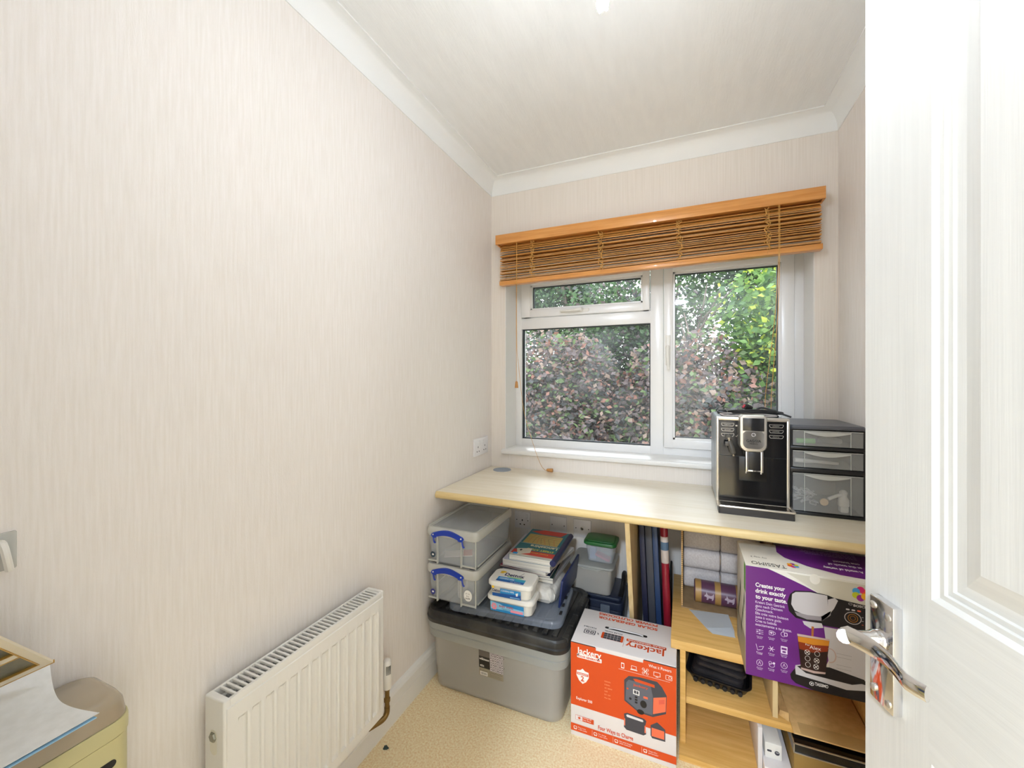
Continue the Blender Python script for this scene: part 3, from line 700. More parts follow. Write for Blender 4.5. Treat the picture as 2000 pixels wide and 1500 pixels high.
for k, x in enumerate((-.694, -.355, -.016, .314)):
    R = random.Random(k+3); b = NB()
    for rep in range(4):
        pts = []
        zb = 1.715+.02*(x+.87)/1.37
        for i in range(16):
            pts.append((x+R.uniform(-.013, .013), 1.9085+R.uniform(-.003, .003), 1.898-(1.898-zb)*i/15+R.uniform(-.004, .004)))
        tube(b, pts, .0011, 5, smooth=4)
    tube(b, [(x, 1.908, zb), (x, 1.907, zb-.018)], .0008, 5); obj('ladder_cord', b, blind_cord, bl)
for x, zend in ((-.774, 1.197),):
    b = NB(); tube(b, [(x, 1.900, 1.90), (x-.001, 1.8995, 1.5), (x, 1.9, zend)], .0011, 6); c = obj('lift_cord', b, blind_cord, bl)
    b = NB(); lathe(b, [(.003, 1.198), (.006, 1.194), (.009, 1.166), (.0088, 1.164), (.0001, 1.164)], (x, 1.9, 0), 14); obj('tassel', b, cork, c)
b = NB(); tube(b, [(-.772, 1.899, 1.90), (-.772, 1.898, 1.42), (-.765, 1.905, 1.28), (-.74, 1.915, 1.05), (-.70, 1.925, .90), (-.66, 1.940, .780), (-.632, 1.948, .748)], .0009, 6, smooth=5); c = obj('lift_cord', b, blind_cord, bl)
b = NB(); lathe(b, [(.004, -.632), (.0065, -.629), (.0092, -.602), (.0092, -.600), (.0001, -.600)], (0, 1.951, .7525), 14, 'X'); obj('tassel', b, cork, c, label='wooden tassel lying on the desk')
for x0_, x1_, s in ((.350, .314, 1.90), (.354, .335, 1.90)):
    b = NB(); tube(b, [(x0_, 1.900, 1.90), (x0_, 1.900, 1.70), ((x0_*2+x1_)/3, 1.906, 1.45), (x1_, 1.955, 1.14), (x1_+.002, 1.966, .95)], .0011, 6, smooth=4); obj('lift_cord', b, blind_cord, bl)

# ------------------------------------------------------------ large clear container with black lid
bc = thing('storage_container', 'large milky plastic storage container with a black lid on the carpet', 'storage container', (-.65, 1.53, 0))
b = NB(); cx, cy = -.6485, 1.527
loft(b, [rr(cx, cy, .490, .312, .045, 0, 8), rr(cx, cy, .514, .336, .045, .012, 8), rr(cx, cy, .535, .362, .045, .212, 8), rr(cx, cy, .531, .358, .045, .212, 8), rr(cx, cy, .508, .330, .045, .016, 8)])
body = obj('body', b, milky, bc)
b = NB(); loft(b, [rr(cx, cy, .534, .361, .045, .214, 8), rr(cx, cy, .562, .386, .05, .213, 8), rr(cx, cy, .566, .390, .05, .240, 8), rr(cx, cy, .556, .380, .05, .244, 8), rr(cx, cy, .570, .394, .05, .247, 8), rr(cx, cy, .572, .396, .05, .270, 8), rr(cx, cy, .548, .37, .05, .270, 8)])
obj('rim', b, milky_rim, bc)
b = NB(); loft(b, [rr(cx, cy, .572, .400, .05, .2705, 8), rr(cx, cy, .576, .404, .05, .285, 8), rr(cx, cy, .568, .396, .048, .289, 8), rr(cx, cy, .566, .394, .048, .308, 8), rr(cx, cy, .556, .384, .045, .314, 8), rr(cx, cy, .530, .358, .04, .314, 8), rr(cx, cy, .522, .350, .038, .306, 8), rr(cx, cy, .50, .33, .03, .306, 8)])
for i in range(14):
    x = cx-.235+i*.0361; bx(b, x-.010, x+.010, cy-.160, cy+.160, .304, .3155, .004)
for i in range(5): bx(b, cx+.262, cx+.284, cy-.15+i*.075-.012, cy-.15+i*.075+.012, .300, .3155, .003)
lid = obj('lid', b, black_rib, bc, label='dusty black ribbed lid')
pm = Print((-.700, cy-.1738, .085), (1, 0, 0), (0, -.065, 1), homog([(247.5, 1176), (979.5, 1411.5), (979.5, 403.5), (247.5, 193.5)], [(0, 0), (.102, 0), (.102, .125), (0, .125)]))
lb = mat('label_taupe', (150, 142, 122), .6); lk = mat('label_black', (22, 20, 20), .5); lg = mat('label_grey', (96, 90, 86), .6)
pm.rect(0, .022, .098, .125, lb); pm.rect(0, .096, .045, .125, lg, 1); pm.rect(0, .052, .045, .097, lk, 1); pm.rect(.045, .048, .098, .125, mat('label_silver', (176, 168, 172), .5), 1)
for i in range(3):
    for j in range(4):
        c0 = (.050+i*.018+(j % 2)*.009, .055+j*.018); pm.poly([(c0[0], c0[1]-.009), (c0[0]+.008, c0[1]), (c0[0], c0[1]+.009), (c0[0]-.008, c0[1])], lk, 2, False); pm.ell(c0[0], c0[1], .0048, .0062, mat('label_silver2', (214, 208, 210), .5), 3); pm.ell(c0[0], c0[1], .0018, .0028, lk, 4)
wht = mat('print_white', (240, 238, 234), .6)
pm.text('wilkinson', .002, .083, .012, wht, 3, .02, w=.040); pm.text('45lt', .004, .057, .011, wht, 3, .01); pm.text('Fusion Collection', .003, .040, .009, lg, 3, w=.09)
pm.rect(.004, .024, .034, .038, wht, 2)
for i in range(9): pm.rect(.007+i*.0028, .026, .0085+i*.0028, .036, lk, 3)
for i in range(4): pm.rect(.042, .026+i*.0032, .092-.006*(i % 2), .0268+i*.0032, lg, 3)
pm.done('product_label', body, 'paper label with a barcode')
b = NB(); tb = bmesh.new(); rg = []
loft(b, [rr(cx, cy, .46, .295, .04, .0195, 8), rr(cx, cy, .49, .316, .04, .024, 8)] + [[(p[0], p[1], .052+.012*math.sin(p[0]*13)) for p in rr(cx, cy, .494, .318, .04, 0, 8)]])
tag(obj('folded_cloth', b, mat('grey_cloth', (70, 66, 60), .9)), 'dark grey folded cloth in the bottom of the large container', 'cloth')
# loose clear lid on the black lid
t = thing('container_lid', 'loose clear container lid lying on the black ribbed lid', 'lid', (-.635, 1.520, .316), math.radians(5))
b = NB(); loft(b, [rr(0, 0, .440, .285, .04, .0, 8), rr(0, 0, .452, .297, .042, .001, 8), rr(0, 0, .452, .297, .042, .018, 8), rr(0, 0, .440, .285, .04, .024, 8), rr(0, 0, .406, .251, .03, .024, 8), rr(0, 0, .400, .245, .03, .018, 8), rr(0, 0, .2, .1, .02, .018, 8)])
obj('panel', b, smoke, t, world=False)
for i in range(4):
    b = NB(); bx(b, .206, .216, -.09+i*.055, -.065+i*.055, .0242, .0252); obj('clip_slot', b, dark_slot, t, world=False)

# ------------------------------------------------------------ two clear boxes with blue clip handles
def clip_box(label, zb, low, group):
    x0, x1, y0, y1, h = -.934, -.708, 1.347, 1.690, .143
    cx, cy, w, d = (x0+x1)/2, (y0+y1)/2, x1-x0, y1-y0
    t = thing('clip_box', label, 'storage box', (cx, cy, zb), 0, group)
    b = NB(); shell(b, cx, cy, w-.008, d-.008, zb+.001, zb+h-.032, .020, .002, .006); bo = obj('body', b, clear_pl, t)
    b = NB()
    yf = y0+.004
    bx(b, x0+.050, x0+.054, yf-.006, yf+.006, zb+.002, zb+h-.03, .001); bx(b, x1-.070, x1-.066, yf-.006, yf+.006, zb+.002, zb+h-.03, .001)
    bx(b, x0+.012, x0+.052, yf-.005, yf+.002, zb+.010, zb+.014); bx(b, x1-.068, x1-.008, yf-.005, yf+.002, zb+.010, zb+.014)
    obj('front_ribs', b, clear_rim, bo); b = NB()
    for xx, yy in ((x1-.010, y0+.008),): bx(b, xx, xx+.003, yy-.004, yy, zb+.005, zb+h-.03)
    bx(b, x1-.008, x1-.005, y0+.02, y1-.02, zb+.010, zb+.014); obj('side_rib', b, clear_rim, bo)
    b = NB(); loft(b, [rr(cx, cy, w, d, .022, zb+h-.034, 6), rr(cx, cy, w+.004, d+.004, .023, zb+h-.030, 6), rr(cx, cy, w+.004, d+.004, .023, zb+h-.010, 6), rr(cx, cy, w-.004, d-.004, .021, zb+h, 6), rr(cx, cy, w-.022, d-.022, .016, zb+h, 6), rr(cx, cy, w-.028, d-.028, .014, zb+h-.006, 6)], cap0=False, cap1=False)
    l = obj('lid', b, clear_rim, t)
    b = NB(); bx(b, x0+.013, x1-.013, y0+.013, y1-.013, zb+h-.008, zb+h-.006); obj('lid_top', b, clear_pl, l)
    for yy, sgn in ((y0-.002, -1),):
        b = NB(); mx = x0+.100; wd = .068; zt = zb+h-.018
        arc = [(mx-wd+2*wd*i/12, zt-.004+.017*math.sin(PI*i/12)) for i in range(13)]
        lo = [(x, z-.019) for x, z in arc[1:-1]][::-1]
        pts = arc+[(mx+wd+.004, zt-.012), (mx+wd-.004, zt-.020), (mx+wd-.018, zt-.020), (mx+wd-.022, zt-.013)]+[(x, z) for x, z in lo if mx-wd+.022 < x < mx+wd-.022]+[(mx-wd+.022, zt-.013), (mx-wd+.018, zt-.020), (mx-wd+.004, zt-.020), (mx-wd-.004, zt-.012)]
        tb = bmesh.new(); f = tb.faces.new([tb.verts.new((x, yy-.006, z)) for x, z in pts]); r = bmesh.ops.extrude_face_region(tb, geom=[f]); bmesh.ops.translate(tb, verts=[v for v in r['geom'] if isinstance(v, bmesh.types.BMVert)], vec=(0, .010, 0)); bmesh.ops.recalc_face_normals(tb, faces=tb.faces); merge(b, tb)
        for sx in (-1, 1):
            xx = mx+sx*(wd-.004); tube(b, [(xx, yy-.002, zt-.016), (xx+.004, yy-.004, zt-.030), (xx+.006, yy-.002, zt-.040), (xx+.010, yy-.001, zt-.039)], .0032, 6, smooth=3)
        hd = obj('clip_handle', b, blue_pl, t, label='royal blue clip handle')
        for sx in (-1, 1):
            b = NB(); lathe(b, [(.003, yy-.006), (.003, yy-.0072), (.0001, yy-.0075)], (mx+sx*(wd-.006), 0, zt-.008), 10, 'Y'); obj('pin', b, white_pl, hd)
    p = Print((x0, y0-.0005, zb), (1, 0, 0), (0, 0, 1)); 
    bdg = mat('badge_dark', (38, 58, 74), .4) if not low else mat('badge_blue', (46, 50, 130), .4)
    p.ell(.033, .036, .011, .011, bdg, 1); p.ell(.033, .036, .0045, .0035, wht, 2)
    if low:
        p.done('badge', bo); p = Print((x0, y0-.0005, zb), (1, 0, 0), (0, 0, 1))
        p.ell(.188, .050, .0175, .021, wht, 1); p.text('£7 1ltr', .178, .055, .007, lg, 2); p.text('Box', .182, .046, .007, lg, 2); p.text('£4.99', .177, .036, .009, lk, 2, .02)
    p.done('price_sticker' if low else 'badge', bo); return t
clip_box('clear box with a round white price sticker, lower of the two blue handled boxes', .3425, True, None)
clip_box('clear box with a folded red leaflet in it, upper of the two blue handled boxes', .4875, False, None)
M = Matrix.Translation((-.835, 1.43, .503)) @ Matrix.Rotation(.5, 4, 'Z') @ Matrix.Rotation(-.12, 4, 'X')
b = NB(); bx(b, -.055, .055, -.04, .04, 0, .003, M=M); bx(b, .02, .0555, -.0402, .0402, .0031, .0034, mi=1, M=M)
tag(obj('leaflet', b, [mat('leaflet_white', (236, 226, 220), .7), mat('leaflet_red', (216, 74, 66), .6)]), 'red and white leaflet inside the upper blue handled box', 'leaflet')
b = NB(); tube(b, [(-.87, 1.40, .43), (-.84, 1.42, .44), (-.80, 1.45, .43)], .012, 10, smooth=3); bx(b, -.815, -.765, 1.38, 1.44, .3505, .43, .012, 3); tube(b, [(-.90, 1.38, .40), (-.87, 1.40, .43)], .002, 6)
tag(obj('phone_charger', b, white_pl), 'white charger and lead inside the lower blue handled box', 'charger')

# ------------------------------------------------------------ wipes tubs
sky = mat('print_sky_blue', (38, 140, 204), .4); deep = mat('print_deep_blue', (24, 84, 160), .4); yel = mat('print_yellow', (238, 196, 40), .5); nav = mat('print_navy', (24, 30, 72), .5); grn = mat('print_green', (86, 178, 60), .5); pk = mat('print_pink', (236, 150, 170), .5); prd = mat('print_red', (196, 48, 66), .5); ltb = mat('print_light_blue', (140, 200, 232), .5)
def tub(label, c, rz, w, d, z, h):
    t = thing('wipes_tub', label, 'tub', (c[0], c[1], z), math.radians(rz))
    b = NB(); loft(b, [rr(0, 0, w-.03, d-.03, .018, 0, 6), rr(0, 0, w-.022, d-.022, .02, .003, 6), rr(0, 0, w-.012, d-.012, .022, h-.016, 6)]); bo = obj('body', b, white_pl, t, world=False)
    b = NB(); loft(b, [rr(0, 0, w-.004, d-.004, .024, h-.018, 6), rr(0, 0, w, d, .025, h-.016, 6), rr(0, 0, w, d, .025, h-.006, 6), rr(0, 0, w-.006, d-.006, .023, h-.001, 6), rr(0, 0, w-.014, d-.014, .02, h, 6)]); l = obj('lid', b, white_pl, t, world=False)
    return t, bo, l
zt = .3405
t, bo, l = tub('white baby wipes tub with a pink and blue label, lower of the two wipes tubs', (-.592, 1.425), 2, .186, .104, zt, .060)
M0 = WM[t.name]; o = M0 @ Vector((-.074, -.0485, .004)); e1 = M0.to_3x3() @ Vector((1, 0, 0)); up = Vector((0, -.09, 1))
p = Print(o, e1, up); p.rect(0, .0, .132, .036, ltb, 0); p.poly([(0, .036), (.03, .036), (.05, .026), (.132, .020), (.132, .036)], sky, 1, False); p.poly([(0, 0), (.132, 0), (.132, .006), (.06, .010), (0, .006)], sky, 1, False)
for a in range(6): p.ell(.015+.007*math.cos(a*1.047), .018+.009*math.sin(a*1.047), .005, .005, pk, 2)
p.rect(.08, .006, .128, .016, pk, 2); p.text('BABY WIPES', .036, .019, .010, prd, 3, .02, w=.055); p.text('fragrance free', .046, .012, .006, nav, 3, w=.035); p.done('front_label', bo)
t, bo, l = tub('white cleansing wipes tub with a blue label, upper of the two wipes tubs', (-.591, 1.424), 3, .176, .112, zt+.0605, .057)
M0 = WM[t.name]; o = M0 @ Vector((-.066, -.0528, .003)); e1 = M0.to_3x3() @ Vector((1, 0, 0))
p = Print(o, e1, up); p.poly([(0, .010), (0, .000), (.112, .0), (.112, .018), (.04, .014)], deep, 1, False); p.rect(.032, .012, .112, .032, sky, 0); p.poly([(0, .0), (.112, .0), (.112, .006), (.05, .013), (0, .012)], deep, 2, False)
p.ell(.004, .034, .005, .005, yel, 1); p.text('Dettox', .002, .018, .014, nav, 3, .03, w=.030); p.text('CLEANSING WIPES', .036, .022, .009, wht, 3, .01, w=.05); p.rect(.070, .003, .108, .006, ltb, 3); p.poly([(.092, .022), (.102, .026), (.100, .014), (.094, .012)], wht, 3, False); p.done('front_label', bo)
o = M0 @ Vector((-.074, -.046, .057)); p = Print(o, e1, M0.to_3x3() @ Vector((0, 1, 0)))
p.rect(.018, .0, .126, .034, sky, 0); p.rect(.018, .0, .126, .013, deep, 1); p.rect(.088, .018, .126, .034, mat('print_teal', (60, 168, 190), .5), 1); p.ell(.024, .072, .012, .007, yel, 1); p.ell(.020, .062, .008, .004, yel, 1)
p.ell(.078, .044, .030, .009, grn, 1); p.ell(.078, .049, .030, .009, white_pl, 2); p.text('Dettox', .036, .046, .030, nav, 3, .035, w=.078); p.line([(.095, .06), (.104, .084)], .0016, nav, 3)
p.text('CLEANSING WIPES', .026, .018, .012, wht, 3, .02, w=.058); p.text('kills bacteria', .074, .004, .008, wht, 3, w=.04); p.done('top_label', l)

# ------------------------------------------------------------ bag, magazines, atlas, folder
R = random.Random(9); b = NB(); rg = []
for z, s in ((.3405, .94), (.352, 1.0), (.372, .97), (.386, .90), (.393, .72)):
    rg.append([(p[0]+R.uniform(-.005, .005), p[1]+R.uniform(-.005, .005), z+(R.uniform(-.004, .004) if z > .345 else 0)) for p in rr(-.5450, 1.605, .185*s, .205*s, .03, 0, 6)])
loft(b, rg); tag(obj('plastic_bag', b, noise_mat('crumpled_white', (206, 200, 190), (226, 222, 214), (30, 30, 30), .35, .6, (90, 90, 90), .004)), 'crumpled white bag squashed under the magazines behind the wipes tubs', 'bag')
def mag(name, label, c, rz, w, d, z, h, cover, cat='magazine', over=.001):
    t = thing(name, label, cat, (c[0], c[1], z), math.radians(rz))
    b = NB(); bx(b, -w/2+over, w/2-over, -d/2+over, d/2-over, .0006, h-.0006); obj('pages', b, page_m, t, world=False)
    b = NB(); bx(b, -w/2, w/2, -d/2, d/2, h-.0006, h); bx(b, -w/2, w/2, -d/2, d/2, 0, .0006); bx(b, -w/2-.0006, -w/2, -d/2, d/2, 0, h); cv = obj('cover', b, cover, t, world=False)
    return t, cv
mag('magazine', 'thick white edged magazine at the bottom of the pile beneath the atlas', (-.571, 1.690), -2, .205, .285, .3975, .012, mat('cover_grey', (178, 176, 180), .4))
mag('magazine', 'green and navy covered magazine near the bottom of the pile beneath the atlas', (-.583, 1.678), 4, .200, .282, .4100, .010, mat('cover_green', (38, 62, 58), .35))
mag('magazine', 'dark blue covered magazine in the middle of the pile beneath the atlas', (-.590, 1.682), 1, .205, .285, .4205, .008, mat('cover_blue', (42, 54, 84), .35))
mag('magazine', 'magazine with a red and blue corner in the pile behind the wipes tubs', (-.594, 1.680), -3, .205, .280, .4290, .006, mat('cover_red', (150, 44, 60), .35))
mag('booklet', 'loose white booklet sticking out to the right below the atlas', (-.573, 1.678), -9, .20, .285, .4355, .012, mat('cover_white', (214, 210, 206), .5), 'booklet')
mag('booklet', 'spiral bound white notebook lying directly under the atlas', (-.585, 1.668), 2, .200, .290, .4480, .026, mat('cover_lilac', (196, 192, 206), .5), 'booklet')
teal = mat('atlas_teal', (28, 112, 124), .35)
t, cv = mag('road_atlas', 'street atlas with a map cover on top of the magazine pile', (-.565, 1.674), 1, .182, .300, .4745, .022, teal, 'atlas')
p = Print(WM[t.name] @ Vector((.091, .150, .022)), WM[t.name].to_3x3() @ Vector((-1, 0, 0)), WM[t.name].to_3x3() @ Vector((0, -1, 0)))
# seen upside down: origin at the back right corner, v runs toward the viewer
cream_map = mat('map_ochre', (198, 172, 104), .5); lred = mat('map_red', (206, 74, 62), .5)
p.poly([(.012, .0), (.120, .0), (.176, .03), (.12, .052), (.03, .052)], lred, 0, False); p.rect(.018, .060, .172, .165, cream_map, 0)
for k in range(7):
    a = k*.9; p.line([(.02+.02*k, .062), (.05+.018*k+.01*math.sin(a), .10), (.03+.02*k, .163)], .0012, lg if k % 2 else lred, 1)
for k in range(4): p.line([(.02, .075+.025*k), (.09, .08+.02*k), (.17, .07+.026*k)], .001, mat('map_line', (150, 120, 60), .5), 1)
cy_ = mat('atlas_yellow', (230, 214, 90), .5)
p.rect(.0, .168, .182, .170, wht, 1); p.text('Lancashire', .010, .178, .032, mat('atlas_cream', (232, 224, 190), .5), 2, .03, w=.118); p.text('STREET ATLAS', .016, .216, .022, cy_, 2, .03, w=.115)
p.rect(.0, .240, .182, .282, lred, 0); p.rect(0, .282, .182, .30, page_m, 1); p.text('Comprehensive', .03, .252, .014, cy_, 2, w=.09); p.poly([(.11, .215), (.172, .235), (.15, .29), (.105, .262)], mat('sticker', (222, 214, 196), .5), 3, False); p.rect(.152, .272, .172, .29, sky, 4); p.ell(.150, .245, .005, .008, lk, 4)
p.done('cover_print', cv)
b = NB(); tube(b, [(.093, -.15, .012), (.093, .15, .012)], .0125, 12); obj('spine', b, mat('spine_navy', (40, 44, 84), .3), t, world=False, label='rolled navy spine')
M = Matrix.Translation((-.4335, 1.62, .3405)) @ Matrix.Rotation(.12, 4, 'Y'); b = NB(); bx(b, -.004, .004, -.13, .13, 0, .105, .0015, M=M)
tag(obj('ring_binder', b, mat('binder_blue', (34, 46, 92), .4)), 'dark blue folder standing on edge to the right of the magazine pile', 'folder')

# ------------------------------------------------------------ tool case, small clear box, green tub
cb = mat('case_blue', (34, 42, 62), .4)
t = thing('tool_case', 'dark blue lidded plastic case standing behind the black lid', 'case', (-.335, 1.845, 0))
b = NB(); rbox(b, -.335, 1.855, .196, .200, 0, .225, .02, .004, taper=.005); obj('body', b, cb, t)
b = NB(); rbox(b, -.335, 1.855, .208, .212, .226, .262, .025, .005); rbox(b, -.335, 1.855, .190, .190, .2625, .278, .02, .004); obj('lid', b, cb, t)
b = NB(); bx(b, -.325, -.285, 1.742, 1.750, .19, .25, .003); obj('latch', b, mat('latch_grey', (96, 104, 116), .4), t)
b = NB(); tube(b, [(-.252, 1.79, .268), (-.236, 1.79, .33), (-.240, 1.84, .35), (-.240, 1.88, .335), (-.250, 1.90, .268)], .009, 8, smooth=4); obj('handle', b, black_pl, t)
b = NB(); loft(b, [rr(-.402, 1.738, .012, .004, .0015, z) for z in (.196, .222)]); tag(obj('latch_clip', b, mat('clip_yellow', (214, 168, 40), .4)), 'tiny yellow clip in front of the dark blue case', 'clip')
t = thing('plastic_box', 'milky plastic box with a pale snap lid standing on the dark blue case', 'box', (-.367, 1.84, .279))
b = NB(); shell(b, -.367, 1.835, .172, .165, .279, .392, .018, .002, .006); obj('body', b, milky, t)
b = NB(); rbox(b, -.367, 1.835, .190, .182, .393, .404, .02, .003); loft(b, [[(-.367+p, 1.744, z) for p, z in ((-.05, .396), (.05, .396), (.03, .388), (-.03, .388))], [(-.367+p, 1.740, z) for p, z in ((-.05, .396), (.05, .396), (.03, .388), (-.03, .388))]]); obj('lid', b, milky_rim, t)
t = thing('food_tub', 'small clear food tub with a green lid on the milky box', 'tub', (-.335, 1.83, .4045))
b = NB(); shell(b, -.335, 1.83, .125, .105, .4045, .480, .018, .002, .008); obj('body', b, clear_pl, t)
b = NB(); rbox(b, -.335, 1.83, .142, .12, .4805, .497, .022, .004); rbox(b, -.335, 1.83, .12, .10, .4968, .501, .018, .002); obj('lid', b, mat('lid_green', (30, 96, 44), .35), t)
M = Matrix.Translation((-.33, 1.82, .418)) @ Matrix.Rotation(.35, 4, 'Y'); b = NB(); bx(b, -.035, .035, -.02, .02, 0, .012, .003, M=M)
tag(obj('lighter', b, mat('pink_plastic', (206, 60, 90), .4)), 'pink item seen inside the green lidded tub', 'trinket')
b = NB(); bx(b, -.382, -.355, 1.80, 1.85, .413, .465, .003); tag(obj('notelet', b, mat('pale_blue_note', (140, 156, 196), .6)), 'pale blue packet inside the green lidded tub', 'packet')

# ------------------------------------------------------------ upright things in the dark bay
def lean(x, w, y0, y1, h, a, z0=.0):
    b = NB(); M = Matrix.Translation((x, 0, z0)) @ Matrix.Rotation(-a, 4, 'Y'); bx(b, 0, w, y0, y1, 0, h, .002, M=M); return b
A = .045
tag(obj('portfolio', lean(-.136, .020, 1.70, 1.93, .69, A), mat('navy_board', (30, 32, 58), .5)), 'navy portfolio leaning on the pale desk support', 'portfolio')
tag(obj('drawing_board', lean(-.114, .026, 1.71, 1.92, .67, A), mat('grey_board', (64, 66, 74), .5)), 'dark grey board standing between the navy portfolio and the blue folder', 'board')
tag(obj('lever_file', lean(-.086, .020, 1.70, 1.92, .64, A), mat('blue_board', (40, 62, 100), .45)), 'blue folder standing left of the red tube', 'folder')
t = thing('poster_tube', 'tall dark red tube with a paper label standing in the bay', 'tube', (-.045, 1.68, 0))
b = NB(); M = Matrix.Translation((-.046, 1.68, 0)) @ Matrix.Rotation(-.035, 4, 'Y'); lathe(b, [(.0125, .002), (.014, .004), (.014, .69), (.0125, .692)], (0, 0, 0), 20, M=M); tb_ = obj('tube', b, mat('wine_red', (140, 26, 44), .35), t)
b = NB(); lathe(b, [(.0142, .50), (.0146, .501), (.0146, .60), (.0142, .601)], (0, 0, 0), 20, M=M); lathe(b, [(.0147, .55), (.0149, .551), (.0149, .58), (.0147, .581)], (0, 0, 0), 20, mi=1, M=M); obj('paper_label', b, [mat('label_paper', (200, 188, 180), .6), mat('label_blue_grey', (84, 110, 136), .6)], tb_)
b = NB(); tube(b, [(-.047, 1.80, .30), (-.046, 1.76, .42), (-.044, 1.80, .45), (-.046, 1.88, .40), (-.047, 1.90, .2), (-.047, 1.9, .004)], .004, 8, smooth=5); tag(obj('cable', b, black_rub), 'black cable looping beside the shelf unit', 'cable')

# ------------------------------------------------------------ orange and white carton
org = mat('print_orange', (212, 74, 16), .45); bwhite = mat('carton_white', (226, 220, 218), .5); dgr = mat('print_dark_grey', (66, 66, 74), .5); mgr = mat('print_mid_grey', (96, 98, 108), .5); coral = mat('print_coral', (238, 112, 76), .5); bdk = mat('carton_seam', (60, 44, 40), .7)
X0, Y0, BW, BD, BH = -.352, 1.355, .333, .212, .318
t = thing('power_station_carton', 'orange and white solar generator carton standing on the carpet', 'carton', (X0+BW/2, Y0+BD/2, 0))
b = NB(); bx(b, X0, X0+BW, Y0, Y0+BD, 0, BH, .0012); cb_ = obj('carton', b, bwhite, t)
b = NB(); bx(b, X0+.085, X0+.235, Y0-.0016, Y0-.0002, BH-.012, BH+.0012, .0004); bx(b, X0+.002, X0+BW-.002, Y0+.0005, Y0+BD-.002, BH+.0001, BH+.0014, .0004); obj('flap', b, bwhite, t)
m = homog([(70.3, 1186.3), (1035.8, 1519.5), (1035.8, 571.3), (70.3, 326.2)], [(0, 0), (BW, 0), (BW, .320), (0, .320)])
p = Print((X0, Y0-.0004, 0), (1, 0, 0), (0, 0, 1), m)
p.rect(0, .104, BW, BH-.003, org, 0); p.rect(0, .016, BW, .041, org, 0)
p.rect(0, BH-.004, .083, BH-.001, bdk, 1); p.rect(.237, BH-.004, BW, BH-.001, bdk, 1)
p.text('Jackery', *m(125, 445), .031, wht, 2, .018, w=.082); a = m(127, 480); c = m(352, 540); p.rect(a[0], c[1]-.0005, c[0], c[1]+.0125, wht, 2, r=.002); p.text('SOLAR GENERATOR', a[0]+.003, c[1]+.0025, .0088, org, 3, .04, w=c[0]-a[0]-.006)
# two-year shield
sc_ = m(178, 660); sx, sz = sc_
p.poly([(sx-.020, sz+.017), (sx-.008, sz+.019), (sx, sz+.026), (sx+.008, sz+.019), (sx+.020, sz+.017), (sx+.021, sz), (sx+.012, sz-.016), (sx, sz-.025), (sx-.012, sz-.016), (sx-.021, sz)], wht, 1, False)
p.rect(sx-.019, sz+.003, sx+.019, sz+.011, org, 2); p.text('WARRANTY', sx-.017, sz+.0045, .007, wht, 3, .02, w=.034); p.text('2', sx-.006, sz-.015, .022, org, 3, .03); p.text('YEAR', sx-.007, sz-.019, .005, org, 3, w=.014)
p.text('Explorer 500', *m(120, 864), .0125, wht, 2, .01, w=.054)
for i, s in enumerate(('1002Wh', '518Wh', 'AC 500W', 'USB', 'DC 12V', 'Max 24h')): p.text(s, m(378, 705+30*i)[0], m(378, 708+30*i)[1], .006, mat('print_pale_orange', (244, 168, 120), .5), 2)
p.text('What it Powers', m(782, 572)[0], m(782, 572)[1], .0135, wht, 2, .0, w=.067); l0, l1 = m(507, 588), m(978, 706); p.line([(l0[0], l0[1]), (l1[0], l0[1])], .0007, wht, 2)
ic = l0[1]+.0135
for k, px_ in enumerate((.013, .048, .083, .118, .153)):
    x = l0[0]+px_
    if k == 0: p.rect(x-.005, ic-.009, x+.005, ic+.009, wht, 2, r=.001); p.rect(x-.0035, ic-.006, x+.0035, ic+.006, org, 3)
    elif k == 1: p.rect(x-.008, ic-.003, x+.008, ic+.008, wht, 2); p.rect(x-.0068, ic-.002, x+.0068, ic+.007, org, 3); p.rect(x-.0105, ic-.006, x+.0105, ic-.0035, wht, 2)
    elif k == 2:
        for a in (PI/4, -PI/4): p.line([(x-.007*math.cos(a), ic-.007*math.sin(a)), (x+.007*math.cos(a), ic+.007*math.sin(a))], .0022, wht, 2)
        for sx_, sz_ in ((-1, -1), (1, 1), (-1, 1), (1, -1)): p.ell(x+.006*sx_, ic+.006*sz_, .004, .004, wht, 3, ring=.001)
    elif k == 3: p.rect(x-.010, ic-.006, x+.010, ic+.007, wht, 2); p.rect(x-.0088, ic-.0048, x+.0088, ic+.0058, org, 3); p.rect(x-.004, ic-.009, x+.004, ic-.0075, wht, 2)
    else: p.rect(x-.0095, ic-.008, x+.0095, ic+.007, wht, 2, r=.002); p.rect(x-.0083, ic-.0068, x+.0083, ic+.0058, org, 3); p.ell(x+.003, ic, .0045, .0045, wht, 4, ring=.001)
# pictures of the battery pack, the folded panel and a third unit
def ip(*q): return [m(*a) for a in q]
p.poly(ip((558, 690), (600, 655), (700, 668), (860, 710), (905, 760), (948, 840), (942, 1005), (820, 1032), (690, 990), (560, 880)), dgr, 1, False)
p.poly(ip((578, 712), (600, 690), (800, 742), (820, 840), (815, 1015), (690, 975), (570, 870)), mgr, 2, False)
p.poly(ip((640, 682), (668, 682), (835, 738), (838, 765), (800, 752), (660, 706)), org, 3, False)
p.poly(ip((826, 856), (942, 850), (938, 985), (822, 1005)), coral, 3, False)
for i in range(5): p.line(ip((875, 880+8*i), (928, 878+8*i)), .0009, prd, 4)
p.poly(ip((640, 775), (698, 795), (698, 838), (640, 818)), wht, 3, False); p.poly(ip((648, 784), (668, 791), (668, 820), (648, 812)), dgr, 4, False); p.poly(ip((672, 792), (690, 799), (690, 828), (672, 820)), dgr, 4, False)
p.text('Jackery', *m(640, 742), .010, org, 4, .02, w=.046); c = m(735, 915); p.ell(c[0], c[1], .010, .012, lk, 3); c = m(708, 985); p.ell(c[0], c[1], .011, .008, lk, 4)
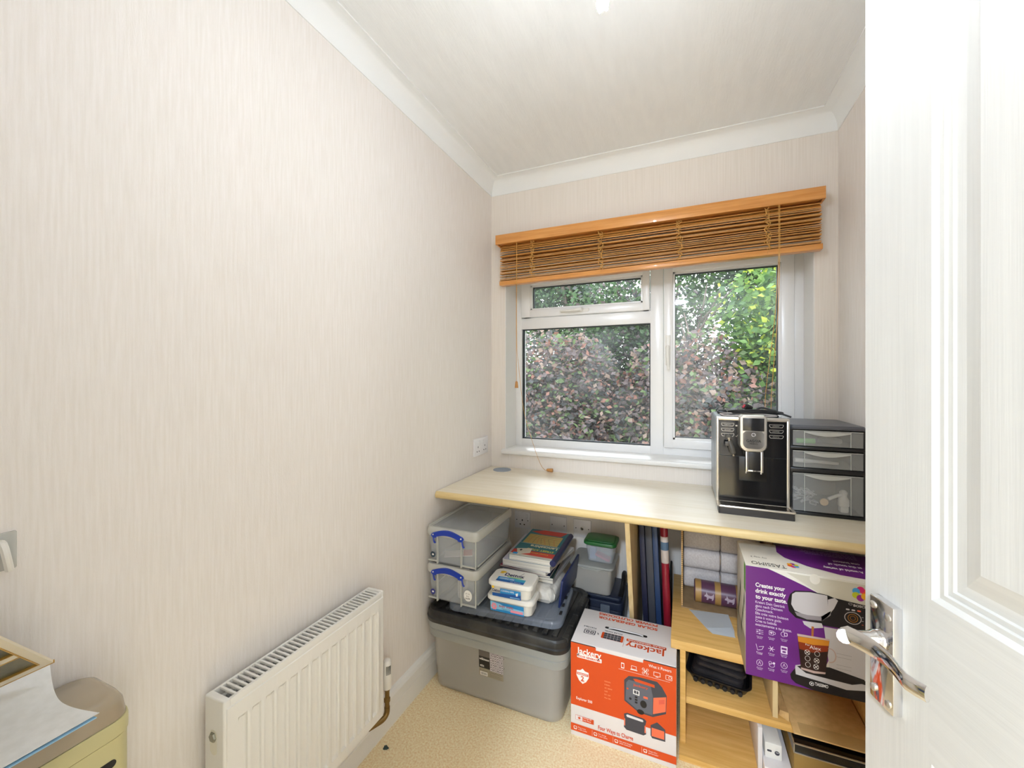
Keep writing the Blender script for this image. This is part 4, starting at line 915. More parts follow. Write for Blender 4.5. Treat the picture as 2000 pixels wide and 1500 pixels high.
for i in range(3): c = m(668, 850+24*i); p.rect(c[0]-.004, c[1]-.003, c[0]+.004, c[1]+.003, lk, 3)
c = m(615, 862); p.ell(c[0], c[1], .004, .004, lk, 3); c = m(590, 770); p.ell(c[0], c[1], .003, .003, org, 3); p.rect(m(735, 845)[0], m(735, 860)[1], m(775, 845)[0], m(735, 840)[1], coral, 3)
p.poly(ip((556, 1000), (585, 992), (740, 1048), (762, 1070), (752, 1110), (760, 1190), (735, 1200), (580, 1148), (556, 1120), (562, 1040)), dgr, 1, False); p.poly(ip((576, 1012), (590, 1008), (728, 1058), (735, 1075), (725, 1078), (585, 1030)), bwhite, 2, False)
p.poly(ip((558, 1040), (568, 1045), (568, 1110), (558, 1104)), coral, 3, False); p.poly(ip((745, 1110), (756, 1114), (756, 1180), (745, 1176)), coral, 3, False)
p.poly(ip((800, 1105), (860, 1080), (935, 1150), (935, 1260), (815, 1225), (800, 1200)), dgr, 1, False); p.poly(ip((810, 1128), (925, 1165), (925, 1240), (810, 1205)), coral, 2, False)
a = m(113, 1045); c = m(280, 1105); p.rect(a[0], c[1], c[0], a[1]+.014, org, 1); p.rect(a[0]+.0008, c[1]+.0008, a[0]+.024, a[1]+.0132, bwhite, 2); p.ell(a[0]+.013, (a[1]+.014+c[1])/2, .004, .004, org, 3)
for k in range(8): an = k*PI/4; p.line([(a[0]+.013+.005*math.cos(an), (a[1]+.014+c[1])/2+.005*math.sin(an)), (a[0]+.013+.008*math.cos(an), (a[1]+.014+c[1])/2+.008*math.sin(an))], .0008, org, 3)
p.text('SolarSaga 100', a[0]+.026, c[1]+.0115, .006, wht, 2, w=.028); p.text('Solar Panel', a[0]+.026, c[1]+.004, .006, wht, 2, w=.026)
p.text('Four Ways to Charge', m(320, 1140)[0], m(320, 1142)[1], .0185, org, 2, .02, w=.112)
for k, s in enumerate((('Plug it into', 'a wall outlet'), ('Car charge', 'in your vehicle'), ('Solar panel charging', 'while outdoors'), ('Charge with a', 'generator'))):
    x = .010+k*.068+(.008 if k == 3 else 0)+(.014 if k == 3 else 0); p.rect(x, .024, x+.011, .033, wht, 1, r=.002); p.rect(x+.0015, .0255, x+.0095, .0315, org, 2); p.ell(x+.003, .0235, .0018, .0018, wht, 2); p.ell(x+.008, .0235, .0018, .0018, wht, 2)
    p.text(s[0], x+.015, .0300, .0055, wht, 2, w=.040 if k == 2 else .026); p.text(s[1], x+.015, .0235, .0055, wht, 2, w=.036 if k == 2 else .030)
    if k: p.line([(x-.005, .019), (x-.005, .037)], .0005, wht, 2)
p.done('front_print', cb_)
m = homog([(1043.8, 213.3), (198.7, 28.1), (70.3, 326.2), (1035.8, 571.3)], [(0, 0), (BW, 0), (BW, BD), (0, BD)])
p = Print((X0+BW, Y0+BD, BH+.0014), (-1, 0, 0), (0, -1, 0), m)
p.text('SOLAR GENERATOR', *m(865, 222), .020, org, 1, .04, w=m(320, 120)[0]-m(865, 222)[0]); p.text('POWER OUTDOORS', m(865, 188)[0], m(865, 188)[1], .019, org, 1, .04, w=m(330, 80)[0]-m(865, 188)[0])
h0, h1 = m(770, 300), m(385, 205); hv = (h0[1]+h1[1])/2
p.rect(h0[0], hv-.006, h1[0], hv+.006, lk, 1, r=.005)
p.text('Jackery', m(943, 440)[0], m(943, 432)[1], .040, org, 1, .02, w=m(572, 360)[0]-m(943, 440)[0]); a = m(945, 410); c = m(580, 320); vv = (a[1]+c[1])/2; p.rect(a[0], vv-.0065, c[0], vv+.0065, org, 1, r=.003); p.text('SOLAR GENERATOR', a[0]+.004, vv-.0035, .009, bwhite, 2, .03, w=c[0]-a[0]-.008)
p.line([m(560, 312), m(545, 388)], .0007, org, 1)
a, c = m(545, 345), m(338, 318); p.rect(min(a[0], c[0]), .125, max(a[0], c[0]), .160, org, 1, r=.003); u0, u1 = min(a[0], c[0])+.008, max(a[0], c[0])-.008; p.rect(u0, .1255, u1, .1595, dgr, 2)
for i in range(1, 5): p.rect(u0+(u1-u0)*i/5-.0004, .1255, u0+(u1-u0)*i/5+.0004, .1595, bwhite, 3)
for i in (1, 2): p.rect(u0, .1255+.0113*i, u1, .1263+.0113*i, bwhite, 3)
p.text('SOLAR PANEL', u0-.002, .112, .009, dgr, 1, .03, w=.062); a = m(292, 275); u0 = a[0]; p.rect(u0, .130, u0+.040, .156, dgr, 1, r=.004); p.rect(u0+.003, .1325, u0+.037, .1535, bwhite, 2, r=.003)
for k in (.006, .021): p.rect(u0+k, .136, u0+k+.012, .150, dgr, 3, r=.002); p.ell(u0+k+.006, .143, .003, .003, bwhite, 4)
p.poly([(u0-.012, .150), (u0-.006, .143), (u0-.0085, .143), (u0-.004, .135), (u0-.013, .143), (u0-.010, .143)], lk, 1, False); p.text('PORTABLE', u0+.002, .112, .009, dgr, 1, .03, w=.045); p.text('POWER STATION', u0+.001, .122, .005, dgr, 1, .01, w=.03)
p.done('top_print', cb_)
b = NB(); hx = X0+BW-(h0[0]+h1[0])/2; hy = Y0+BD-hv
tube(b, [(hx-.058, hy, BH+.002), (hx-.04, hy-.004, BH+.007), (hx, hy-.010, BH+.011), (hx+.04, hy-.004, BH+.007), (hx+.058, hy, BH+.002)], .0045, 8, smooth=4, flat=.35); obj('carry_handle', b, mat('clear_handle', (214, 214, 216), .25), t)

# ------------------------------------------------------------ purple coffee machine carton
pur = mat('print_purple', (104, 32, 122), .4); dpur = mat('print_dark_purple', (96, 24, 100), .4); twht = mat('carton_cream', (226, 220, 208), .45); pwht = mat('print_pinkish', (232, 214, 236), .5); choc = mat('print_espresso', (44, 22, 18), .4); amber = mat('print_amber', (206, 130, 32), .4); silv = mat('print_silver', (196, 190, 190), .4); blk = mat('print_black', (26, 22, 24), .35); bkg = mat('print_beige', (206, 200, 184), .5)
X0, Y0, BW, BD, Z0, BH = .168, 1.354, .340, .196, .3515, .3165
t = thing('coffee_machine_carton', 'purple and white coffee machine carton overhanging the shelf unit', 'carton', (X0+BW/2, Y0+BD/2, Z0))
b = NB(); bx(b, X0, X0+BW, Y0, Y0+BD, Z0, Z0+BH, .0012); cb_ = obj('carton', b, twht, t)
m = homog([(256.4, 1296.7), (1593.2, 1623.6), (1593.2, 537.9), (256.4, 331.9)], [(0, 0), (BW, 0), (BW, BH), (0, BH)])
p = Print((X0, Y0-.0003, Z0), (1, 0, 0), (0, 0, 1), m)
p.poly(ip((450, 350), (900, 430), (1590, 545), (1590, 620), (1590, 900), (1000, 800), (700, 500)), bkg, 0, False) if False else None
def ip(*q): return [m(*a) for a in q]
p.poly([(0, 0), (.165, .0), (.20, .10), (.232, .20), (.222, .238), (.190, .262), (.14, .284), (.090, .303), (.055, .3155), (0, .3155)], pur, 1, False)
p.poly([(.19, .262), (.222, .238), (.232, .20), (.22, .10), (BW, .08), (BW, BH-.006), (.10, BH-.004)], bkg, 0, False); c = m(870, 460); p.ell(c[0], c[1], .012, .014, twht, 1)
for i, s in enumerate(('Creates your', 'drink exactly', 'to your taste.')): q = m(343, 522+52*i); p.text(s, q[0], q[1], .0165, wht, 2, .025, w=(.072, .074, .077)[i])
for i, (s, w_) in enumerate((('Kreiert Dein Getränk', .072), ('ganz nach Deinem', .066), ('Geschmack.', .044), ('Elle crée votre boisson', .080), ('juste à votre goût.', .064), ('Crea tu bebida', .052), ('exactamente a tu gusto.', .088))): q = m(343, 668+33*i); p.text(s, q[0], q[1], .0105, pwht, 2, .004, w=w_)
for r in range(3):
    for k in range(3):
        q = m((380, 485, 597)[k], (925, 1065, 1200)[r]+(0, 12, 25)[k]+(0, -8, -20)[r]*(0)); x, z = q
        j = r*3+k
        if j == 0:
            for dz in (-.005, 0, .005): p.line([(x-.009, z+dz), (x+.009, z+dz)], .0009, pwht, 2); p.ell(x-.006+abs(dz)*1.2, z+dz, .0018, .0018, pwht, 3)
        elif j == 1: p.rect(x-.006, z-.006, x+.005, z+.007, pwht, 2, r=.002); p.rect(x-.005, z-.005, x+.004, z+.006, pur, 3, r=.0015); p.ell(x+.007, z+.001, .003, .004, pwht, 2, ring=.0009); p.ell(x-.0018, z+.002, .0018, .0018, pwht, 4); p.ell(x+.0008, z+.002, .0018, .0018, pwht, 4); p.poly([(x-.0033, z+.001), (x+.0023, z+.001), (x-.0005, z-.003)], pwht, 4, False)
        elif j in (6, 8): p.ell(x, z, .008, .009, pwht, 2, ring=.001); p.line([(x-.003, z-.004), (x, z+.005), (x+.003, z-.004)], .001, pwht, 3)
        elif j == 7: p.ell(x-.003, z+.003, .004, .005, pwht, 2, ring=.001); p.ell(x+.001, z-.003, .007, .006, pwht, 2, ring=.001); p.ell(x+.006, z+.004, .003, .003, pwht, 3)
        elif j == 5: p.rect(x-.008, z-.010, x+.008, z+.011, pwht, 2, r=.001); p.rect(x-.006, z+.001, x+.006, z+.007, pur, 3); p.rect(x-.004, z-.007, x+.004, z-.002, pur, 3)
        elif j == 3: p.line([(x-.009, z+.009), (x-.005, z-.008), (x+.006, z-.004), (x+.010, z+.006), (x-.002, z+.002)], .0011, pwht, 2)
        elif j == 4:
            for a in range(6): p.line([(x, z), (x+.008*math.cos(a*1.05), z+.008*math.sin(a*1.05))], .0014, pwht, 2)
        else: p.ell(x-.002, z, .006, .007, pwht, 2, ring=.001); p.rect(x, z-.004, x+.008, z+.006, pwht, 3, r=.002); p.rect(x+.0015, z-.0025, x+.0065, z+.0045, pur, 4, r=.001)
        p.text(('Variety', 'My favourite', 'Smart touch', 'Easy', 'One', 'Space for', 'Auto', 'Energy', 'No warm-up')[j], x-.008, z-.0155, .0045, pwht, 2, w=.016); p.text(('drinks', 'drink', 'function', 'refill', 'touch', 'big cups', 'clean', 'saving', 'time')[j], x-.006, z-.0195, .0045, pwht, 2, w=.012)
# the printed machine
p.poly(ip((950, 880), (1330, 950), (1500, 1000), (1593, 1010), (1593, 1560), (1310, 1390), (1000, 1255)), silv, 2, False)
p.poly(ip((650, 590), (690, 560), (830, 565), (980, 600), (1040, 625), (1310, 690), (1593, 760), (1593, 970), (1310, 930), (950, 870), (700, 800), (640, 740), (625, 660)), blk, 3, False)
p.poly(ip((668, 590), (700, 572), (830, 575), (980, 605), (985, 700), (920, 790), (780, 775), (690, 735), (660, 680)), silv, 4, False)
p.poly(ip((690, 745), (800, 775), (925, 790), (1010, 740), (1010, 780), (930, 828), (800, 815), (710, 780)), mat('print_chrome', (150, 142, 144), .3), 5, False); p.poly(ip((985, 640), (1045, 625), (1075, 650), (1040, 720), (985, 790), (930, 828), (925, 780), (985, 700)), silv, 5, False)
p.poly(ip((760, 828), (930, 850), (945, 890), (830, 895), (775, 860)), silv, 4, False)
c = m(1207, 805); p.ell(c[0], c[1], .0185, .0165, silv, 4, ring=.0016); p.ell(c[0], c[1], .011, .011, amber, 4, ring=.001); p.ell(c[0], c[1], .006, .006, amber, 4, ring=.0007)
q = m(1212, 700); p.text('BOSCH', q[0], q[1], .0085, silv, 4, .03, w=.030); q = m(1185, 685); p.ell(q[0], q[1]+.002, .0045, .003, silv, 4, ring=.0008)
for k in range(3): q = m(1145+50*k, 730+8*k); p.rect(q[0], q[1], q[0]+.008, q[1]+.004, silv if k < 2 else coral, 4, r=.0015)
q = m(1285, 800)
for k in range(3): p.rect(q[0], q[1]-.010*k, q[0]+.004, q[1]-.010*k+.0012, silv if k < 2 else coral, 4)
for y_ in (1115, 1145, 1215, 1245): p.line(ip((1060, y_), (1195, y_+30)), .0005, lg, 3)
# stream, cup, drip tray
p.poly(ip((840, 875), (862, 880), (856, 1000), (838, 1000)), mat('print_coffee', (176, 104, 48), .4), 6, False)
p.poly(ip((715, 960), (1000, 1000), (965, 1285), (870, 1275), (745, 1240)), choc, 6, False); p.poly(ip((718, 965), (860, 985), (998, 1005), (992, 1050), (850, 1040), (722, 1010)), amber, 7, False); p.poly(ip((722, 1010), (850, 1040), (990, 1050), (982, 1100), (850, 1110), (732, 1075)), mat('print_russet', (140, 48, 14), .4), 7, False)
p.poly(ip((712, 940), (1000, 990), (1000, 1005), (716, 962)), mat('print_glass', (196, 170, 160), .2), 7, False); p.poly(ip((745, 1238), (870, 1272), (965, 1285), (962, 1300), (860, 1292), (750, 1256)), mat('print_glass', (196, 170, 160), .2), 7, False)
q = m(1005, 1135); p.ell(q[0], q[1], .014, .020, mat('print_glass', (196, 170, 160), .2), 8, a0=-100, a1=110, ring=.003); q = m(822, 1072); p.text('Alex', q[0], q[1], .014, wht, 9, .0, w=.026); q = m(786, 1042); p.text('For', q[0], q[1], .007, wht, 9, w=.010)
for k, (a, d) in enumerate(((802, 1105), (805, 1160), (808, 1215), (890, 1120), (885, 1180), (880, 1235))):
    q = m(a, d); p.ell(q[0], q[1], .0062, .0072, wht, 8, ring=.0009)
    if k in (0, 4, 5): p.line([(q[0]-.005, q[1]-.005), (q[0]+.005, q[1]+.005)], .0013, wht, 9); p.line([(q[0]-.005, q[1]+.005), (q[0]+.005, q[1]-.005)], .0013, wht, 9)
p.poly(ip((650, 1300), (700, 1240), (1000, 1290), (1310, 1360), (1593, 1440), (1593, 1620), (1310, 1552), (860, 1444), (700, 1380), (660, 1340)), blk, 3, False)
p.poly(ip((698, 1220), (740, 1215), (1000, 1300), (1310, 1395), (1593, 1470), (1593, 1520), (1310, 1450), (1150, 1440), (900, 1360), (700, 1300), (695, 1240)), silv, 4, False); p.poly(ip((712, 1228), (760, 1222), (1000, 1240), (1310, 1352), (1310, 1385), (1200, 1395), (1000, 1345), (790, 1290)), blk, 5, False)
q = m(870, 1398); p.text('TASSIMO', q[0], q[1], .0120, wht, 6, .02, w=.030); q = m(842, 1384); p.ell(q[0], q[1], .0055, .0055, wht, 6, ring=.0012); p.ell(q[0], q[1], .002, .002, wht, 6)
def flower(cx, cz, r, l):
    for k, cc in enumerate(((236, 86, 40), (210, 30, 110), (70, 160, 220), (196, 200, 40), (150, 40, 140), (240, 170, 30))):
        a = k*PI/3+.5; mm_ = mat('petal_%d' % k, cc, .5); p.ell(cx+r*.55*math.cos(a), cz+r*.55*math.sin(a), r*.42, r*.42, mm_, l+k)
q = m(1275, 590); flower(q[0], q[1], .020, 2)
p.done('front_print', cb_)
m = homog([(1593.2, 537.9), (256.4, 331.9), (182.8, 113.7), (1315.8, 266.4)], [(0, BD), (BW, BD), (BW, 0), (0, 0)])
p = Print((X0+BW, Y0+BD, Z0+BH+.0003), (-1, 0, 0), (0, -1, 0), m)
p.poly(ip((520, 158), (1320, 262), (1593, 300), (1593, 500), (1310, 462), (1100, 425), (800, 345), (600, 270), (530, 220)), pur, 0, False)
q = m(716, 352); flower(q[0]+.010, q[1]-.004, .016, 2); q0 = m(610, 345); q1 = m(300, 290); p.text('TASSIMO', q0[0], q0[1]-.002, .032, lk, 2, -.005, w=q1[0]-q0[0]); q = m(440, 275); p.text('my way 2', q[0], q[1]-.002, .016, lg, 2, -.005, w=m(300, 258)[0]-q[0])
for i, (s, a, d) in enumerate((('A world of variety', (1300, 400), (935, 340)), ('at the touch of', (1285, 362), (980, 318)), ('one button!', (1265, 330), (1030, 300)))): q0, q1 = m(*a), m(*d); p.text(s, q0[0], q0[1]-.002, .020, wht, 2, .03, w=q1[0]-q0[0])
for i in range(5): q0, q1 = m(1240-10*i, 290-14*i), m(790-50*i, 240-12*i); p.text('Die Welt der Vielfalt auf Knopfdruck. Un monde de saveurs', q0[0], q0[1], .008, pwht, 2, w=q1[0]-q0[0])
p.done('top_print', cb_)
p = Print((X0-.0003, Y0+BD, Z0), (0, -1, 0), (0, 0, 1))
p.rect(.165, .235, .195, .315, mat('print_lime', (110, 170, 60), .5), 1); p.rect(0, 0, .19, .10, mat('print_taupe', (170, 158, 132), .5), 0)
for k in range(6): p.poly([(.02+.028*k, .06+.05*(k % 3)), (.035+.028*k, .10+.05*(k % 3)), (.030+.028*k, .13+.05*(k % 3)), (.015+.028*k, .09+.05*(k % 3))], mat('print_olive', (70, 80, 54), .5), 1, False)
p.done('side_print', cb_)

# ------------------------------------------------------------ cardboard tray of rolls
t = thing('cardboard_box', 'open cardboard box of paper rolls on the shelf unit, behind the purple carton', 'cardboard box', (.14, 1.81, .3515))
b = NB(); x0, x1, y0, y1, z0, z1 = -.006, .290, 1.655, 1.955, .3515, .705
bx(b, x0, x1, y0, y1, z0, z0+.004); bx(b, x0, x0+.005, y0, y1, z0+.004, z1); bx(b, x1-.005, x1, y0, y1, z0+.004, z1); bx(b, x0+.005, x1-.005, y1-.005, y1, z0+.004, z1)
obj('box', b, card_in, t)
b = NB()
for i in range(44): bx(b, x0-.0003, x0+.0053, y0-.0012, y0-.0002, z0+.01+i*.0078, z0+.014+i*.0078)
obj('corrugation', b, cardboard, t)
def roll(label, xc, yc, zc, L, r, group):
    t = thing('paper_roll', label, 'paper roll', (xc, yc, zc-r), 0, group); R = random.Random(int(xc*1000+zc*777)); b = NB(); rg = []
    for f_, s in ((-.5, .86), (-.485, .95), (-.46, 1), (-.2, 1.0), (.1, .99), (.46, 1), (.485, .95), (.5, .86)):
        ph = R.uniform(-.01, .01); ring = []
        for k in range(28):
            a = 2*PI*k/28; c_, s_ = math.cos(a), math.sin(a); e = .62
            ring.append((xc+f_*L, yc+r*s*(1+ph)*math.copysign(abs(c_)**e, c_), zc+r*.985*s*math.copysign(abs(s_)**e, s_)))
        rg.append(ring)
    loft(b, rg); obj('roll', b, tissue, t)
    b = NB(); lathe(b, [(.018, xc-L/2-.0012), (.018, xc-L/2+.0005)], (0, yc, zc), 20, 'X'); obj('core', b, cardboard, t)
rw = ('bottom', 'middle', 'top')
for r_ in range(4):
    for c_ in range(2):
        zc = .3565+.0395+r_*.0800
        pos = ('lowest', 'second from bottom', 'third from bottom', 'topmost')[r_]
        roll('white paper roll in the cardboard box, %s in the %s column' % (pos, ('left', 'right')[c_]), .0685+c_*.137, 1.842, zc, .134, .0395, 'white paper rolls in the cardboard box')
# purple wrapped roll
t = thing('wrapped_roll', 'purple and gold wrapped toilet roll at the front of the cardboard box', 'toilet roll', (.135, 1.725, .3558))
b = NB(); L0, L1, yc, zc, r = .040, .25, 1.722, .3958, .040
lathe(b, [(.02, L0), (r-.003, L0), (r, L0+.003), (r, L1-.003), (r-.003, L1), (.02, L1)], (0, yc, zc), 36, 'X'); rl = obj('roll', b, mat('wrap_purple', (92, 58, 84), .35), t)
gold = mat('wrap_gold', (168, 132, 76), .4)
for a, c in ((L0+.003, L0+.024), (L0+.070, L0+.090), (L0+.140, L0+.160)):
    b = NB(); lathe(b, [(r+.0003, a), (r+.0006, a+.0003), (r+.0006, c-.0003), (r+.0003, c)], (0, yc, zc), 36, 'X'); obj('gold_band', b, gold, rl)
dog = [(-.4, .5), (-.35, 1.0), (-.2, .55), (.0, .35), (.5, .3), (.85, .5), (1.0, .8), (1.05, .35), (1.0, -.3), (.85, -.7), (.6, -.7), (.7, -.3), (.1, -.25), (-.05, -.7), (-.35, -.7), (-.25, -.2), (-.45, .0), (-.75, .0), (-.7, .3)]
for dx in (L0+.047, L0+.115):
    b = NB(); vs = []
    for (u, v) in dog:
        a = .0+v*.42; vs.append(b.verts.new((dx+u*.018, yc-(r+.0012)*math.cos(a), zc+(r+.0012)*math.sin(a))))
    b.faces.new(vs)
    obj('dog_print', b, mat('wrap_lilac', (176, 160, 176), .4), rl, smooth=False)
# folded pale blue sheet
b = NB(); zz = .3520
tb = bmesh.new(); V = [tb.verts.new(q) for q in ((.020, 1.648, zz+.001), (.150, 1.648, zz+.010), (.160, 1.560, zz+.004), (.158, 1.525, zz+.001), (.092, 1.522, zz), (.078, 1.540, zz))]
tb.faces.new(V); V2 = [tb.verts.new(q) for q in ((.078, 1.540, zz+.006), (.092, 1.521, zz+.0005), (.160, 1.524, zz+.0015), (.150, 1.565, zz+.010))]; tb.faces.new(V2)
bmesh.ops.solidify(tb, geom=tb.faces[:], thickness=.0008); bmesh.ops.recalc_face_normals(tb, faces=tb.faces); merge(b, tb)
tag(obj('folded_sheet', b, mat('pale_blue_paper', (236, 241, 247), .7), smooth=False), 'folded pale blue sheet lying on the shelf unit in front of the cardboard box', 'paper')

# ------------------------------------------------------------ on the middle shelf
t = thing('plastic_tray', 'shallow black plastic tray with a ridged front on the middle shelf', 'tray', (.118, 1.60, .1765), math.radians(-8))
b = NB(); shell(b, 0, 0, .190, .200, 0, .032, .025, .003, .012, .004); tr_ = obj('tray', b, black_pl, t, world=False)
b = NB()
for i in range(7): lathe(b, [(.008, -.092), (.007, -.099), (.0001, -.100)], (-.066+i*.022, 0, .014), 12, 'Y')
obj('studs', b, black_rub, tr_, world=False)
t = thing('folded_bag', 'folded black nylon bag lying in the black tray', 'bag', (.118, 1.60, .182), math.radians(-8)); nyl = noise_mat('black_nylon', (24, 22, 24), (44, 40, 42), (14, 14, 14), .6, .4, (60, 60, 60), .003)
for k in range(4):
    b = NB(); z = .006+k*.020; R = random.Random(k); rg = []
    for s, dz in ((.92, 0), (1, .004), (1, .012), (.90, .018)):
        rg.append([(q[0]+.004*math.sin(q[1]*40+k*2), q[1]+.003*math.sin(q[0]*50+k), z+dz+.003*math.sin(q[0]*40+k*1.7)) for q in rr(-.004+.004*k, -.004, (.158-.004*k)*s, (.160-.002*k)*s, .02, 0, 6)])
    loft(b, rg); obj('fold', b, nyl, t, world=False)
# cardboard flat, small crumple
t = thing('cardboard_sheet', 'tan sheet of cardboard lying on the middle shelf beneath the purple carton', 'cardboard', (.40, 1.60, .1765))
b = NB(); bx(b, .297, .496, 1.408, 1.80, .1768, .1805, .0006); obj('sheet', b, cardboard, t)
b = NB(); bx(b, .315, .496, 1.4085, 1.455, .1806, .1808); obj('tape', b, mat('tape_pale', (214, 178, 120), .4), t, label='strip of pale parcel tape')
b = NB(); loft(b, [[(.271, 1.47, .177), (.294, 1.45, .177), (.294, 1.56, .177), (.271, 1.56, .177)], [(.275, 1.475, .190), (.294, 1.455, .200), (.293, 1.555, .186), (.274, 1.55, .196)]]); tag(obj('card_scrap', b, cardboard, smooth=False), 'crumpled card scrap wedged beside the shelf divider', 'cardboard')

# ------------------------------------------------------------ on the bottom shelf
b = NB(); bx(b, .210, .222, 1.43, 1.80, .0185, .150, .001); tag(obj('white_board', b, bwhite), 'white board standing on edge on the bottom shelf', 'board')
t = thing('carton_white', 'flat white carton lying on the bottom shelf', 'carton', (.26, 1.55, .0185)); t.name = 'white_carton'; WM['white_carton'] = WM['carton_white']
b = NB(); bx(b, .2235, .296, 1.405, 1.72, .0185, .058, .002); obj('carton', b, bwhite, t)
t = thing('power_adapter', 'white power adapter with two ports standing on the flat white carton', 'adapter', (.252, 1.50, .0585))
b = NB(); bx(b, .2295, .2745, 1.44, 1.60, .0585, .105, .003); ab = obj('body', b, white_pl, t)
p = Print((.2295, 1.44, .0585), (1, 0, 0), (0, 0, 1)); p.rect(.006, .020, .018, .026, dgr, 1, r=.002); p.ell(.032, .021, .0065, .0065, dgr, 1); p.rect(.029, .022, .036, .0235, wht, 2); p.done('ports', ab)
t = thing('framed_carton', 'kraft carton with a black glossy top and silver edge on the bottom shelf', 'carton', (.40, 1.55, .0185))
b = NB(); bx(b, .298, .497, 1.412, 1.70, .0185, .120, .001); obj('carton', b, kraft, t)
b = NB(); bx(b, .299, .496, 1.413, 1.69, .1205, .146, .001); obj('black_panel', b, black_gloss, t)
b = NB(); bx(b, .298, .4965, 1.411, 1.415, .1185, .1215); bx(b, .298, .4965, 1.411, 1.415, .145, .1475); bx(b, .297, .300, 1.411, 1.68, .1185, .1475); obj('silver_edge', b, steel, t)
b = NB(); bx(b, .009, .055, 1.66, 1.662, .08, .153); tag(obj('paper_slip', b, bwhite), 'white card hanging in the left bay under the middle shelf', 'card')

# ------------------------------------------------------------ coffee machine
cm = thing('espresso_machine', 'black and silver bean-to-cup coffee machine on the desk', 'coffee machine', (.225, 1.77, .742))
side_m = mat('machine_side', (150, 158, 164), .35, .3)
b = NB(); bx(b, .112, .334, 1.650, 1.945, .752, 1.070, .010, 3); obj('body', b, side_m, cm)
b = NB()
bx(b, .1110, .1205, 1.640, 1.665, .765, 1.072, .003); bx(b, .3255, .335, 1.640, 1.665, .765, 1.072, .003); bx(b, .112, .334, 1.640, 1.665, 1.060, 1.073, .004); obj('front_frame', b, steel, cm)
b = NB(); bx(b, .1205, .3255, 1.644, 1.660, .772, .9335); bx(b, .1205, .3255, 1.643, 1.660, .9350, 1.060); fp = obj('front_panel', b, black_gloss, cm)
b = NB(); bx(b, .183, .268, 1.6425, 1.6445, .850, .9335, .0005); obj('spout_recess', b, mat('recess_black', (8, 8, 10), .25), cm)
# rounded head
def headpts(w, zt, zb, r, n=8):
    q = [(w, zt-.008), (w-.008, zt), (-w+.008, zt), (-w, zt-.008), (-w, zb+r)]
    q += [(-w+ (1-math.cos(a))*r*1.0, zb+r-math.sin(a)*r) for a in [PI/2*i/n for i in range(1, n+1)]] + [(w-(1-math.cos(a))*r, zb+r-math.sin(a)*r) for a in [PI/2*i/n for i in range(n, 0, -1)]] + [(w, zb+r)]
    return [(a+.2225, c) for a, c in q]
b = NB(); loft(b, [[(x, y, z) for x, z in headpts(w, zt_, zb_, .024)] for w, zt_, zb_, y in ((.0415, 1.084, .957, 1.650), (.0415, 1.084, .957, 1.612), (.039, 1.082, .960, 1.606), (.034, 1.076, .966, 1.6055))])
bx(b, .184, .261, 1.64, 1.70, 1.060, 1.082, .006); obj('head', b, steel, cm)
b = NB(); bx(b, .1905, .2545, 1.603, 1.6065, 1.030, 1.074, .001); obj('display', b, mat('display_dark', (36, 36, 38), .12), cm)
b = NB(); loft(b, [[(x, y, z) for x, z in headpts(.0315, 1.029, .969, .018)] for y in (1.6065, 1.6035)]); hd = obj('mirror_panel', b, chrome, cm)
p = Print((.191, 1.6035, .969), (1, 0, 0), (0, 0, 1)); p.text('GAGGIA', .010, .023, .012, lk, 2, .02, w=.044); p.text('MILANO', .020, .015, .006, lk, 2, .0, w=.024); p.ell(.0315, .048, .0065, .0065, silv, 1, ring=.002); p.ell(.0315, .048, .003, .003, lg, 2, ring=.001); p.done('badge', hd)
p = Print((0, 1.643, 0), (1, 0, 0), (0, 0, 1)); sil = mat('button_silver', (190, 184, 176), .35, .5)
for side_, xs in ((0, (.127, .168)), (1, (.275, .317))):
    for k in range(3):
        z = 1.046-k*.0185; x0_, x1_ = xs; q = [(x0_, z+.0050), (x1_, z+.0050), (x1_, z-.001), (x1_-.004, z-.0060), (x0_+.004, z-.0060), (x0_, z-.001)]
        p.poly(q, sil, 1, False); cx_, cz_ = (x0_+x1_)/2, z-.0003; p.poly([(cx_+(a-cx_)*.93, cz_+(c-cz_)*.76) for a, c in q], black_gloss, 2, False); p.text(('MEMO', 'HOT WATER', 'MENU', 'ESPRESSO', 'COFFEE', 'AROMA')[side_*3+k], x0_+.010, z-.002, .0042, sil, 3, w=.020)
p.line([(.172, 1.006), (.175, 1.003), (.179, 1.010)], .0009, sil, 3); p.rect(.172, 1.040, .178, 1.045, sil, 3, r=.001); p.done('control_print', fp)
b = NB()
for x in (.200, .245): bx(b, x, x+.0085, 1.616, 1.632, .886, .960, .002); lathe(b, [(.003, .880), (.003, .887)], (x+.003, 1.624, 0), 10)
bx(b, .206, .248, 1.618, 1.626, .888, .893, .001); obj('spout', b, chrome, cm)
b = NB(); bx(b, .2085, .2450, 1.619, 1.642, .894, .958, .001); obj('spout_block', b, black_pl, cm)
b = NB(); lathe(b, [(.0105, 1.643), (.0105, 1.630), (.008, 1.628)], (.149, 0, 1.002), 20, 'Y'); tube(b, [(.151, 1.624, .990), (.157, 1.622, .968), (.162, 1.622, .950), (.163, 1.622, .944)], [.0085, .010, .009, .006], 12, smooth=3); bx(b, .137, .152, 1.617, 1.624, .972, .988, .002); sw = obj('steam_wand', b, mat('wand_grey', (78, 74, 68), .4), cm)
b = NB(); tube(b, [(.149, 1.628, 1.000), (.152, 1.624, .986)], .0035, 8); tube(b, [(.163, 1.622, .945), (.164, 1.622, .937)], .0028, 8); obj('wand_tip', b, mat('brushed_nickel', (212, 200, 176), .3, .8), sw)
b = NB(); loft(b, [rr(.2265, 1.617, .225, .066, .006, z) for z in (.742, .7655)]); obj('drip_base', b, mat('drip_grey', (52, 48, 46), .45), cm)
